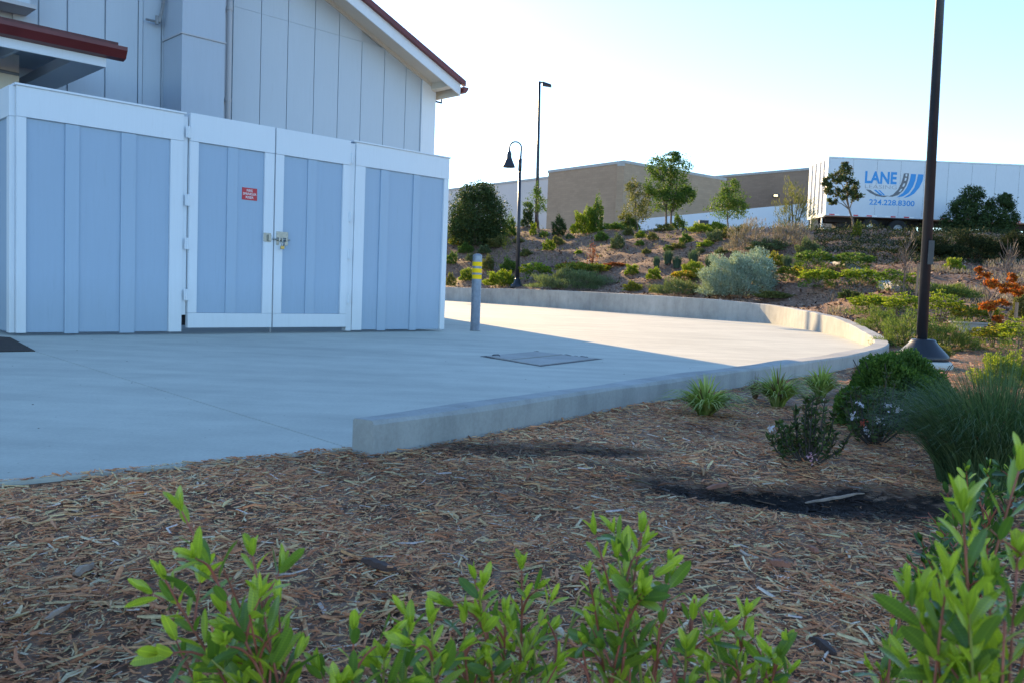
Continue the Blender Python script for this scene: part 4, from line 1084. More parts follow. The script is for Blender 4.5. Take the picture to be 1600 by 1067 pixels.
def plant(kind, px, py, w, h, col, name, label, cat, group=None, depth_q=.75, leaf=None):
    """one plant of its own: base where the photo shows it, w x h in photo pixels"""
    q = hit(px, py); dist = q[1]; s = dist / FPX; rx = w * s * .5; hh = h * s * 1.0; ry = rx * depth_q
    q = q + np.array([0, ry * .6, 0]); q[2] = float(H(q[0], q[1])) - .01
    o = thing(name, label, cat, q, 0, group); 
    lf = leaf if leaf else max(.022, min(.11, 2.6 * s))
    if kind == 'M': V, Q = mound(rx, ry, hh, lf)
    elif kind == 'F': V, Q = mound(rx * 1.1, ry * 1.1, hh * 1.1, lf * 2.2, int(np.clip(9 * rx * ry * 3.14 / (lf * lf), 300, 9000)), asp=.14, up=1.5)
    elif kind == 'S':
        V, Q = fronds(rx, ry, hh, lf * 1.8, int(np.clip(rx * ry * 3.14 / (lf * lf * 3.2) * 1.5, 18, 480)))
        V2, Q2 = mound(rx * .95, ry * .95, hh * .8, lf * 1.3, int(np.clip(2.2 * rx * ry * 3.14 / (lf * lf), 80, 3000)), asp=.4); link('lower_foliage', np_mesh(name + '_lower', V2, Q2, G['green']), o)
    elif kind == 'G': V, Q = blades(500, rx * 1.35, hh * 1.1, .9, lf * .3, .45, .15)
    elif kind == 'T': V, Q = cat_(blades(260, rx, hh, 1.2, lf * .4, .15, .7), mound(rx * .8, ry * .8, hh * .5, lf, 120))
    elif kind == 'R':
        V, Q = mound(rx, ry, hh, lf, 160, up=1.0)
    elif kind == 'A':
        # feathery silver mound: many small plumes
        parts = []; n = 900
        d = rdir(n); d[:, 2] = np.abs(d[:, 2]); ph = d * 3.3
        lum = 1 + .17 * np.sin(ph[:, 0] * 1.7 - .4) * d[:, 2] + .13 * np.sin(ph[:, 2] * 3 + ph[:, 0] * 3.2) + .09 * np.sin(ph[:, 0] * 6 + ph[:, 1] * 3); C = d * lum[:, None] * np.array([rx, ry, hh]) * .86
        for c_, dd in zip(C, d):
            m = 30; t = rng.uniform(0, 1, m); P = c_ + dd * (t * .16)[:, None] + rng.normal(0, .05, (m, 3)); parts.append(leafcloud(P, dd + rdir(m) * .8 + np.array([0, 0, .4]), .07, .28))
        parts.append(mound(rx * .86, ry * .86, hh * .78, .09, 6000)); V, Q = cat_(*parts)
    me = np_mesh(name + '_foliage', V, Q, G[col]); link('foliage', me, o)
    if kind in 'MSRAF': stems_mb(7, rx, ry, hh, max(.006, hh * .012)).build('stem', M_bark if col != 'rust' else G['rust'], o)
    return o
PL = [
 # kind, px, py, w, h, colour, name, label, category, group
 ('M', 782, 450, 48, 22, 'bright', 'ground_cover_shrub', 'low yellow-green mound touching the left foot of the gooseneck lamp', 'shrub', 0),
 ('M', 795, 429, 28, 22, 'green', 'shrub', 'small leafy green shrub on the slope left of the gooseneck pole', 'shrub', 0),
 ('S', 836, 440, 50, 26, 'bright', 'leafy_perennial', 'bright yellow-green leafy clump just right of the gooseneck pole', 'plant', 0),
 ('S', 912, 436, 88, 20, 'yellow', 'leafy_perennial', 'wide yellow-green and golden leafy clump above the grey-green mat', 'plant', 0),
 ('F', 893, 455, 112, 22, 'grey', 'ground_cover_shrub', 'long low grey-green mat behind the curved wall right of the lamp', 'shrub', 0),
 ('M', 988, 432, 23, 15, 'bright', 'round_shrub', 'leftmost of the three bright green ball shrubs on the mulch slope', 'shrub', 'small ball shrubs on the slope'),
 ('M', 1022, 438, 22, 16, 'bright', 'round_shrub', 'middle one of the three bright green ball shrubs on the mulch slope', 'shrub', 'small ball shrubs on the slope'),
 ('M', 1082, 431, 34, 18, 'bright', 'round_shrub', 'largest and rightmost bright green ball shrub beside the silver bush', 'shrub', 'small ball shrubs on the slope'),
 ('M', 989, 455, 27, 13, 'yellow', 'tuft', 'pale yellow tuft right behind the curved wall below the ball shrubs', 'plant', 0),
 ('M', 1022, 456, 15, 9, 'yellow', 'tuft', 'smallest pale yellow tuft just behind the curved wall', 'plant', 0),
 ('S', 1074, 446, 50, 15, 'golden', 'leafy_perennial', 'golden and green leafy clump left of the silver bush', 'plant', 0),
 ('F', 1064, 462, 78, 17, 'grey', 'ground_cover_shrub', 'low dull green mat in front of the orange leafy clump', 'shrub', 0),
 ('A', 1162, 464, 122, 66, 'silver', 'silver_shrub', 'large feathery silver-grey mounded shrub behind the curved wall', 'shrub', 0),
 ('M', 1215, 470, 60, 10, 'olive', 'ground_cover_shrub', 'flat olive ground cover at the right foot of the silver shrub', 'shrub', 0),
 ('R', 925, 416, 18, 38, 'rust', 'red_twig_shrub', 'thin upright red-leaved shrub in the middle of the slope', 'shrub', 0),
 ('M', 900, 419, 46, 4, 'rust', 'red_ground_cover', 'low dull red patch at the left foot of the red twig shrub', 'plant', 0),
 ('M', 965, 417, 36, 5, 'rust', 'red_ground_cover', 'low dull red patch right of the red twig shrub', 'plant', 0),
 ('M', 718, 385, 30, 24, 'yellow', 'shrub', 'yellow-green shrub beside the enclosure under the big dark tree', 'shrub', 0),
 ('M', 722, 359, 24, 38, 'grey', 'shrub', 'upright pale variegated shrub in front of the big dark round tree', 'shrub', 0),
 ('S', 767, 365, 24, 20, 'bright', 'shrub', 'light green shrub at the right foot of the dark round tree', 'shrub', 0),
 ('M', 794, 372, 26, 28, 'green', 'shrub', 'small round shrub on the crest left of the gooseneck pole', 'shrub', 0),
 ('M', 824, 356, 20, 28, 'dark', 'shrub', 'dark narrow shrub on the crest just right of the gooseneck pole', 'shrub', 0),
 ('M', 833, 368, 11, 18, 'bright', 'shrub', 'tiny light green upright plant right of the gooseneck pole', 'plant', 0),
 ('R', 792, 392, 16, 24, 'yellow', 'shrub', 'thin yellow stemmed plant left of the gooseneck pole', 'plant', 0),
 ('M', 873, 358, 22, 26, 'dark', 'shrub', 'dark forked shrub in front of the tan block wall', 'shrub', 0),
 ('M', 914, 367, 40, 34, 'bright', 'shrub', 'bushy light green shrub on the crest in front of the tan wall', 'shrub', 0),
 ('M', 930, 364, 26, 46, 'green', 'shrub', 'taller darker shrub just behind the bushy light green one', 'shrub', 0),
 ('M', 985, 357, 26, 26, 'green', 'shrub', 'green shrub at the foot of the yellowish tree', 'shrub', 0),
 ('M', 1060, 356, 24, 26, 'green', 'shrub', 'green shrub right of the twin-trunked tree', 'shrub', 0),
 ('F', 1170, 394, 62, 38, 'mauve', 'flowering_shrub', 'grey-purple haze-like shrub on the upper slope, left one of the pair', 'shrub', 0),
 ('F', 1238, 385, 66, 32, 'mauve', 'flowering_shrub', 'grey-purple haze-like shrub below the trailer rear, right one of the pair', 'shrub', 0),
 ('M', 1205, 397, 62, 14, 'grey', 'shrub', 'dark low shrub in front of the two purple-grey shrubs', 'shrub', 0),
 ('T', 1180, 355, 42, 11, 'yellow', 'grass_tuft', 'yellow grass tuft on the crest left of the white trailer', 'grass tuft', 0),
 ('M', 1264, 402, 36, 22, 'grey', 'shrub', 'dull grey shrub on the slope between purple shrub and dark slope', 'shrub', 0),
 ('M', 1210, 419, 40, 17, 'yellow', 'shrub', 'yellow-green shrub right behind the silver bush', 'shrub', 0),
 ('S', 1275, 427, 59, 30, 'green', 'leafy_perennial', 'dark green leafy clump right of the blue-green grass pair', 'plant', 0),
 ('S', 1242, 440, 49, 24, 'yellow', 'leafy_perennial', 'yellowing leafy clump at the right side of the silver bush', 'plant', 0),
 ('S', 1285, 456, 62, 30, 'bright', 'leafy_perennial', 'bright leafy clump between silver bush and the bare sapling', 'plant', 0),
 ('S', 1338, 427, 62, 24, 'green', 'leafy_perennial', 'green leafy clump highest on the slope left of the bare sapling', 'plant', 0),
 ('S', 1350, 449, 62, 26, 'bright', 'leafy_perennial', 'bright leafy clump below the highest one left of the bare sapling', 'plant', 0),
 ('S', 1396, 456, 44, 33, 'green', 'leafy_perennial', 'leafy clump at the left foot of the bare sapling', 'plant', 0),
 ('S', 1425, 462, 33, 33, 'bright', 'leafy_perennial', 'leafy clump between the bare sapling and the lamp pole', 'plant', 0),
 ('M', 1325, 467, 27, 12, 'dark', 'round_shrub', 'small dark rounded shrub on the mulch behind the wall bend, upper of two', 'shrub', 0),
 ('M', 1341, 475, 24, 16, 'dark', 'round_shrub', 'small dark rounded shrub on the mulch behind the wall bend, lower of two', 'shrub', 0),
 ('S', 1372, 494, 78, 33, 'bright', 'leafy_perennial', 'large bright yellow-green leafy clump behind the curb bend', 'plant', 0),
 ('S', 1415, 500, 65, 40, 'bright', 'leafy_perennial', 'bright leafy clump immediately left of the lamp pole', 'plant', 0),
 ('S', 1475, 510, 65, 50, 'bright', 'leafy_perennial', 'bright leafy clump immediately right of the lamp pole', 'plant', 0),
 ('F', 1385, 520, 66, 30, 'feather', 'rosemary_shrub', 'feathery green low shrub against the outer curb bend', 'shrub', 0),
 ('F', 1425, 545, 84, 44, 'feather', 'rosemary_shrub', 'feathery green low shrub behind the pole base', 'shrub', 0),
 ('F', 1490, 549, 92, 40, 'feather', 'rosemary_shrub', 'feathery green low shrub spreading right from the pole base', 'shrub', 0),
 ('F', 1492, 468, 74, 18, 'feather', 'rosemary_shrub', 'long flat green shrub on the slope right of the pole', 'shrub', 0),
 ('S', 1535, 513, 78, 33, 'yellow', 'leafy_perennial', 'yellowing leafy clump below the orange-leaved tree', 'plant', 0),
 ('S', 1560, 545, 65, 36, 'yellow', 'leafy_perennial', 'yellow-green leafy clump at the right frame edge behind the hedge', 'plant', 0),
 ('S', 1598, 556, 59, 60, 'bright', 'leafy_perennial', 'bright leafy clump at the far right edge of the picture', 'plant', 0),
 ('M', 1494, 425, 30, 18, 'bright', 'shrub', 'light green shrub in the shade of the slope right of the pole', 'shrub', 0),
 ('M', 1596, 500, 26, 40, 'olive', 'shrub', 'olive shrub at right edge behind the stake of the orange tree', 'shrub', 0),
 ('F', 1245, 354, 56, 66, 'olive', 'olive_shrub', 'tall loose olive-green shrub at the rear doors of the trailer', 'shrub', 0),
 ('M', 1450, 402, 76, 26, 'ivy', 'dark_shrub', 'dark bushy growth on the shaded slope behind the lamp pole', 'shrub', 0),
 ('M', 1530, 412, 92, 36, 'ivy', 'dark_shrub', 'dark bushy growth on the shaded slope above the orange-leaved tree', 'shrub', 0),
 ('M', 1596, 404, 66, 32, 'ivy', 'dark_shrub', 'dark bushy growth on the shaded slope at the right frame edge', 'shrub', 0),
 ('M', 1340, 370, 14, 20, 'yellow', 'shrub', 'small yellowish plant right of the tree trunk before the trailer', 'plant', 0),
 ('M', 1460, 560, 60, 24, 'olive', 'shrub', 'low green shrub just right of the concrete pole footing', 'shrub', 0),
 ('M', 1585, 606, 90, 50, 'bright', 'hedge_shrub', 'sunlit yellow-green hedge shrub behind the big dark grass', 'shrub', 0),
]
for (k, px, py, w, h, col, nm, lb, ct, gp) in PL: plant(k, px, py, w, h, col, nm, lb, ct, gp or None)
for i, (px, py, w, h) in enumerate([(1026, 421, 11, 19), (1044, 415, 16, 22), (1058, 420, 16, 19), (1084, 416, 19, 23), (1111, 420, 21, 23), (1150, 410, 13, 19), (1231, 420, 17, 21), (1248, 422, 16, 17)]):
    lab = ['thinnest blue-green reed tuft above the middle ball shrub', 'blue-green reed tuft, second in the row on the slope', 'blue-green reed tuft slightly lower than its left neighbour', 'tall blue-green reed tuft above the largest ball shrub', 'widest brown-tipped reed tuft just left of the silver bush', 'blue-green reed tuft above the left part of the silver bush', 'left reed tuft of the pair right of the silver bush', 'right reed tuft of the pair right of the silver bush'][i]
    plant('G', px, py, w, h, 'blue', 'reed_tuft', lab, 'reed tuft', 'blue-green reed tufts on the slope')
SM = [(727, 399, 24, 14), (757, 399, 20, 12), (777, 389, 36, 15), (857, 392, 20, 14), (871, 385, 22, 12), (940, 379, 22, 13), (965, 391, 22, 20), (982, 369, 15, 13), (1003, 373, 17, 11), (1020, 376, 16, 11), (1072, 382, 21, 15), (1118, 379, 28, 16), (1061, 391, 26, 8), (1104, 388, 26, 8), (822, 402, 20, 11), (705, 414, 18, 15), (735, 409, 14, 11), (704, 447, 16, 18), (728, 442, 22, 17), (762, 423, 20, 18), (850, 372, 16, 8), (890, 374, 14, 8), (1040, 362, 30, 10), (1095, 364, 34, 12), (1140, 372, 26, 14), (960, 360, 36, 9), (1130, 398, 24, 9), (1188, 404, 26, 12), (905, 398, 12, 7), (1010, 398, 14, 7), (1045, 394, 16, 8), (745, 377, 16, 9), (810, 380, 16, 8), (1120, 360, 30, 11), (1160, 366, 26, 12), (1000, 385, 14, 7), (1095, 398, 20, 8)]
SEEN = set()
for i, (px, py, w, h) in enumerate(SM):
    cn = i % 5; xw = ['beside the enclosure corner', 'near the gooseneck lamp', 'below the tan block wall', 'around the middle of the slope', 'below the twin-trunked tree', 'above the silver bush'][min(5, max(0, (px - 690) // 85))]
    lb = '%s tuft on the %s mulch slope %s' % (['small green', 'small grey-green', 'small olive', 'small light green', 'tiny olive'][cn], 'upper' if py < 378 else 'middle' if py < 400 else 'lower', xw)
    lb += {0: '', 1: ' further right'}[1 if lb in SEEN else 0]; SEEN.add(lb)
    plant('M', px, py, w, h, ['green', 'grey', 'olive', 'bright', 'olive'][cn], 'slope_tuft', lb, 'plant', 'small tufts dotted on the mulch slope')
# the shaded upper slope under the trailer: one dense mass of ivy-like cover
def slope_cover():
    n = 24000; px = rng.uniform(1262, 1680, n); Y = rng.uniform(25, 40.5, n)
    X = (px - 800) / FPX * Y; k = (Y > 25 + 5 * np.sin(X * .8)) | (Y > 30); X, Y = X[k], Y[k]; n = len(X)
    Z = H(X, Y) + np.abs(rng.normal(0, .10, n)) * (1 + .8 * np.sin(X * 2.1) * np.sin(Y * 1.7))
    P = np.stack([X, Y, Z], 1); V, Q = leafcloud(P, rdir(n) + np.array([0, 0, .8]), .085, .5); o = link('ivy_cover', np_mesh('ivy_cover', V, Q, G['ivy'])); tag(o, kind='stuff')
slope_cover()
def crest_grass():
    n = 5000; Y = rng.uniform(37, 51, n); X = rng.uniform(-.05, .62, n) * Y
    k = rng.uniform(0, 1, n) < .3 + .5 * np.sin(X * 1.3) ** 2; X, Y = X[k], Y[k]; n = len(X)
    Z = H(X, Y) + rng.uniform(0, .22, n); V, Q = leafcloud(np.stack([X, Y, Z], 1), rdir(n) * .6 + np.array([0, 0, 1.2]), .16, .22); tag(link('crest_grass', np_mesh('crest_grass', V, Q, G['olive'])), kind='stuff')
crest_grass()
def dry_grass():
    n = 9000; px = rng.uniform(1290, 1620, n); Y = rng.uniform(17, 25, n); X = (px - 800) / FPX * Y
    k = (np.sin(X * 1.9 + Y) + np.sin(Y * 2.3 - X * .7)) > .1; X, Y = X[k], Y[k]; n = len(X)
    Z = H(X, Y) + rng.uniform(0, .16, n); V, Q = leafcloud(np.stack([X, Y, Z], 1), rdir(n) * .5 + np.array([0, 0, 1.2]), .12, .16); tag(link('dry_grass', np_mesh('dry_grass', V, Q, G['mauve'])), kind='stuff')
dry_grass()
# pale concrete drain channel glimpsed on the slope, and a square block
def slope_strip(name, label, pts, w):
    P = [hit(*p) for p in pts]; o = thing(name, label, 'drain channel', P[0]); 
    for i in range(len(P) - 1):
        a = P[i] - P[0]; c = P[i + 1] - P[0]; d = c - a; L = np.linalg.norm(d[:2]); n = np.array([-d[1], d[0], 0]) / L * w; e = d * .01
        MB().hexa([a - n + e - [0, 0, .12], c - n - e - [0, 0, .12], c + n - e - [0, 0, .12], a + n + e - [0, 0, .12], a - n + e + [0, 0, .04], c - n - e + [0, 0, .10], c + n - e + [0, 0, .10], a + n + e + [0, 0, .10]]).build('channel_section', M_hatch, o)
slope_strip('drain_channel', 'pale concrete drain strip running down the shaded slope left of the pole', [(1296, 407), (1325, 417), (1350, 430), (1375, 442), (1400, 455)], .10)
q = hit(1520, 520); o = thing('concrete_block', 'low grey concrete box showing between plants right of the lamp pole', 'concrete box', q)
MB().box(-.18, .24, 0, .4, -.1, .13).build('box_body', M_curb, o, bevel=.01); MB().box(-.2, .26, -.02, .42, .132, .16).build('lid', M_curb, o, bevel=.005)

# ------------------------------------------------------------ trees
def tree(px, py, blobs, trunks, col, name, label, leaf=.09, dens=1.0, cat='tree', bark=None, tr=.05, wob=1.0, group=None):
    """blobs: (dx, dy above base, rx, ry) in photo pixels; trunks: list of dx at base"""
    q = hit(px, py); s = q[1] / FPX; o = thing(name, label, cat, (q[0], q[1], q[2] - .03), 0, group)
    parts = []; C = []
    for (dx, dy, rx, ry) in blobs:
        c = np.array([dx * s, rng.uniform(-.4, .4) * rx * s, dy * s]); C.append(c); R3 = np.array([rx * s, rx * s * .9, ry * s])
        nc = int(max(8, 2.0 * (rx * ry) ** .5 * dens)); cc = rdir(nc) * (rng.uniform(.3, 1, (nc, 1)) ** .45)
        for k in cc:
            m = int(26 * dens) + 8; P = c + k * R3 + rng.normal(0, .30, (m, 3)) * R3 * .62
            parts.append(leafcloud(P, rdir(m) + np.array([0, 0, -.15]) + k * .5, leaf, .42))
    V, Q = cat_(*parts); link('crown', np_mesh(name + '_crown', V, Q, G[col]), o)
    b = MB(); rr = tr
    for ti, dx in enumerate(trunks):
        mine = [c for i, c in enumerate(C) if i % len(trunks) == ti] or C
        top = max(mine, key=lambda c: c[2]); p0 = np.array([dx * s, 0, -.1]); N_ = 7; T_ = []
        for i in range(N_):
            t = i / (N_ - 1); w_ = np.array([math.sin(i * 1.9 + ti) * .05, math.cos(i * 2.3) * .05, 0]) * wob; T_.append(p0 * (1 - t) + top * t + w_ * (0 < i))
        b.tube(T_, [rr * (1 - .75 * i / (N_ - 1)) for i in range(N_)], 7)
        for c in mine:
            if c is top: continue
            k = int(np.clip(2 + 3 * c[2] / max(.1, top[2]), 2, 4)); st_ = T_[k - 1]; md = (st_ + c) / 2 + np.array([0, 0, .08]); b.tube([st_, md, c, c + np.array([rng.normal(0, .15), 0, .25])], [rr * .45, rr * .35, rr * .2, rr * .08], 5)
    b.build('trunk', bark or M_bark, o)
    return o
tree(746, 356, [(0, 50, 38, 36), (-22, 40, 24, 34), (24, 42, 22, 34), (0, 80, 26, 18), (-8, 20, 36, 20), (20, 18, 22, 18)], [-4, 6], 'dark', 'round_tree', 'big dark dense round tree beside the right end of the enclosure', .13, 1.5, tr=.14)
tree(838, 357, [(-5, 42, 13, 16), (8, 38, 10, 14), (-2, 62, 7, 12), (-14, 36, 8, 7)], [3], 'green', 'young_tree', 'slender staked young tree in front of the tan wall edge', .11, .7)
tree(992, 352, [(0, 32, 22, 18), (4, 52, 18, 16), (-4, 72, 12, 12), (-12, 22, 12, 10)], [4], 'olive', 'young_tree', 'yellowish young tree left of the tall twin-trunked tree', .11, .9)
tree(1042, 352, [(-18, 100, 18, 16), (14, 100, 20, 20), (-16, 72, 20, 18), (10, 66, 22, 18), (-4, 50, 26, 16), (28, 60, 12, 16), (4, 118, 12, 8)], [-4, 4], 'green', 'tall_tree', 'tallest green tree on the crest with two slim trunks', .12, 1.25, tr=.07)
tree(1137, 351, [(0, 38, 28, 14), (-8, 52, 22, 14), (8, 60, 22, 14), (0, 76, 14, 12), (16, 44, 14, 10)], [0], 'green', 'young_tree', 'young round-topped tree left of the trailer', .11, .95)
tree(1333, 358, [(-30, 80, 12, 11), (-38, 60, 10, 10), (-16, 84, 12, 11), (-5, 66, 11, 12), (0, 50, 9, 8), (-20, 54, 12, 9), (-46, 72, 7, 7), (-21, 98, 7, 5), (-32, 42, 8, 6)], [0], 'mix', 'young_tree', 'dark-leaved tree standing in front of the trailer rear panels', .12, .8, bark=M_bark, tr=.05)
tree(1516, 354, [(-16, 50, 18, 15), (-4, 68, 17, 12), (-6, 32, 28, 18), (14, 44, 16, 16), (-26, 26, 16, 16), (2, 14, 30, 12)], [0, -8], 'dark', 'dark_shrub', 'big dark leafy shrub in front of the trailer, left one of two', .12, 1.2, 'shrub')
tree(1560, 354, [(0, 56, 19, 13), (12, 40, 14, 20), (-10, 34, 22, 20), (8, 68, 9, 6), (0, 14, 26, 12)], [0], 'dark', 'dark_shrub', 'big dark leafy shrub in front of the trailer, right one of two', .12, 1.2, 'shrub')
# trees with turning leaves and bare sapling
tree(1563, 522, [(-32, 92, 10, 6), (-18, 78, 12, 8), (2, 74, 12, 7), (22, 72, 12, 8), (12, 90, 8, 6), (-22, 46, 14, 7), (0, 52, 12, 6), (-6, 26, 8, 5), (-40, 100, 5, 4)], [0], 'orange', 'orange_tree', 'small tree with orange autumn leaves at the right of the slope', .06, .75, tr=.02)
def bare(px, py, hpx, wpx, name, label, n=26, lean_=0.0):
    q = hit(px, py); s = q[1] / FPX; o = thing(name, label, 'tree', (q[0], q[1], q[2] - .03)); Hh = hpx * s; b = MB()
    b.tube([(0, 0, -.1), (lean_ * .5, .02, Hh * .5), (lean_, 0, Hh)], [.022, .014, .004], 6); b.build('trunk', M_bark, o); b = MB()
    for i in range(n):
        t = rnd.uniform(.25, .85); a = rnd.uniform(0, 6.28); p0 = np.array([lean_ * t, 0, Hh * t]); l = Hh * rnd.uniform(.15, .35); w_ = wpx * s * rnd.uniform(.2, .5)
        p1 = p0 + np.array([math.cos(a) * w_ * .6, math.sin(a) * w_ * .6, l * .6]); p2 = p0 + np.array([math.cos(a) * w_, math.sin(a) * w_, l * 1.2]); b.tube([p0, p1, p2], [.008, .005, .002], 4, 0, False)
        for j in range(2): a2 = a + rnd.uniform(-1, 1); b.tube([p1, p1 + np.array([math.cos(a2) * w_ * .4, math.sin(a2) * w_ * .4, l * .5])], [.004, .0015], 3, 0, False)
    b.build('twigs', G['twig'], o); return o
bare(1411, 468, 96, 30, 'bare_sapling', 'leafless slender sapling left of the lamp pole')
bare(1572, 470, 88, 40, 'bare_sapling', 'leafless twiggy sapling behind the orange-leaved tree', 34)
for i, (px, py, h, lb) in enumerate([(1431, 470, 58, 'short wooden stake just left of the lamp pole'), (1584, 528, 58, 'wooden stake right of the orange-leaved tree'), (862, 356, 20, 'thin stake right of the staked young tree'), (1344, 358, 20, 'thin stake right of the tree before the trailer'), (1179, 392, 36, 'thin pale marker stake among the purple-grey shrubs')]):
    q = hit(px, py); s = q[1] / FPX; o = thing('stake', lb, 'stake', (q[0], q[1], q[2] - .03)); MB().tube([(0, 0, -.1), (.01, 0, h * s)], .028 if i < 2 else .02, 6).build('post', M_stake, o)
# dark utility cabinet silhouettes in front of the pale ramp wall
for px, py, w, h, lb in ((1100, 352, 14, 12, 'small dark utility box in front of the pale ramp wall'),):
    a = gy(px, py, 55); s = 55 / FPX; o = thing('utility_box', lb, 'utility box', (a[0], a[1], 3.9)); MB().box(-w * s / 2, w * s / 2, 0, .4, a[2] - 3.9 + .02, a[2] - 3.9 + h * s * .6).build('box_body', M_bronze, o); MB().box(-.12, .12, .1, .3, -.1, a[2] - 3.9 + .019).build('pedestal', M_bronze, o)

# ------------------------------------------------------------ plants of the near bed
def near_grass(px, py, w, h, n, col, name, label, width, lean_=1.15, droop=.8, base=.12, extra=None, group=None, seg=5):
    q = hit(px, py); s = q[1] / FPX; r = w * s * .60; hh = h * s * 1.3; q = q + np.array([0, r * .2, 0]); q[2] = float(H(q[0], q[1])) - .01
    o = thing(name, label, 'grass tuft', q, 0, group); V, Q = blades(n, r, hh, lean_, width, base, droop, seg); link('blades', np_mesh(name + '_blades', V, Q, G[col]), o)
    if extra:
        V, Q = blades(extra[1], r * .8, hh * .9, lean_, width * .8, base, droop); link('dry_blades', np_mesh(name + '_dry', V, Q, G[extra[0]]), o)
    return o, q, r, hh
near_grass(1105, 652, 124, 62, 330, 'liri', 'striped_grass', 'arching yellow-striped grass tuft alone on the mulch near the curb', .019, 1.3, .8, .1, ('brown', 30))
near_grass(1218, 640, 100, 64, 240, 'liri', 'striped_grass', 'yellow-striped grass tuft with brown blades, second from the left', .019, 1.3, .8, .1, ('brown', 90))
near_grass(1285, 622, 84, 52, 200, 'liri', 'striped_grass', 'yellow-striped grass tuft nearest the curb bend', .019, 1.3, .8, .1, ('brown', 36))
near_grass(1181, 624, 40, 42, 160, 'brown', 'bronze_sedge', 'small bronze-brown sedge between the two left striped grasses', .006, .9, .8)
near_grass(1342, 608, 52, 44, 220, 'brown', 'bronze_sedge', 'bronze-brown sedge tuft left of the round green bush', .006, .9, .7)
near_grass(1572, 765, 300, 195, 5200, 'gdark', 'dark_grass', 'very large fine-bladed dark green grass mound at the right edge', .0038, 1.6, .6, .45, ('brown', 500), None, 6)
def near_bush(px, py, w, h, leaf, col, name, label, n=None, flowers=None, dq=.8, asp=.4, nst=14, open_=False):
    q = hit(px, py); s = q[1] / FPX; rx = w * s * .54; hh = h * s * 1.1; ry = rx * dq; q = q + np.array([0, ry * .4, 0]); q[2] = float(H(q[0], q[1])) - .01
    o = thing(name, label, 'shrub', q)
    if open_:
        parts = []; b = MB()
        for i in range(nst):
            a = rng.uniform(0, 6.28); rad = math.sqrt(rng.uniform(0, 1)); tip = np.array([math.cos(a) * rad * rx, math.sin(a) * rad * ry, hh * (1 - .45 * rad ** 2) * rng.uniform(.5, 1.1)]); p1 = tip * np.array([.8, .8, .5])
            b.tube([(0, 0, -.02), p1, tip], [.005, .004, .002], 5, 0, False)
            m = 46; t = rng.uniform(-.6, 1, m)[:, None]; P = np.where(t < 0, p1 * np.array([1, 1, 1.]) * (1 + t * np.array([.35, .35, .9])), p1 * (1 - t) + tip * t); D = rdir(m) + np.array([0, 0, .7]); parts.append(leafcloud(P + D * leaf * .4, D, leaf, asp, .1))
            m = 9; bb = np.arange(m) * 2.4; D = np.stack([np.cos(bb), np.sin(bb), np.full(m, .7)], 1); parts.append(leafcloud(tip + D * leaf * .4, D, leaf, asp, .1))
        b.build('stem', M_barkd, o); V, Q = cat_(*parts)
    else:
        V, Q = mound(rx, ry, hh, leaf, n, asp=asp, lump=.35); stems_mb(nst, rx, ry, hh, .006).build('stem', M_barkd, o)
    link('foliage', np_mesh(name + '_foliage', V, Q, G[col]), o)
    if flowers:
        for (fx, fy, fc) in flowers:
            d = ray(fx, fy); Y = q[1] - ry * .55; c = OE + d * (Y / d[1]) - q; parts = []
            m = 24; P = c + rng.normal(0, .009, (m, 3)); parts.append(leafcloud(P, rdir(m) + np.array([0, -.6, .3]), .012, .6)); V, Q = cat_(*parts); link('flower', np_mesh('flower', V, Q, fc), o)
    return o
M_fp = leafmat('petal_pink', [(.75, .28, .42), (.85, .55, .66), (.8, .40, .52)], .3, .6, 1.0); M_fw = leafmat('petal_white', [(.72, .68, .78), (.80, .74, .84), (.66, .58, .74)], .3, .6, 1.0); M_fr = leafmat('petal_red', [(.5, .06, .05), (.6, .12, .08)], .3, .6, 1.0)
near_bush(1272, 732, 122, 92, .028, 'mix', 'dark_flowering_shrub', 'small dark-leaved shrub with one pink flower cluster on open mulch', None, [(1266, 714, M_fp), (1203, 669, M_fw)], 1.0, .38, 21, True)
near_bush(1380, 700, 120, 105, .028, 'mix', 'dark_flowering_shrub', 'dark shrub dotted with pale pink flowers left of the big grass', None, [(1345, 631, M_fw), (1356, 672, M_fw), (1349, 660, M_fr), (1390, 634, M_fw), (1404, 640, M_fw), (1372, 656, M_fw), (1333, 650, M_fw)], 1.0, .38, 28, True)
near_bush(1416, 676, 178, 120, .024, 'green', 'round_bush', 'dense round mid-green bush in front of the lamp pole base', 30000, None, .8, .42, 16)

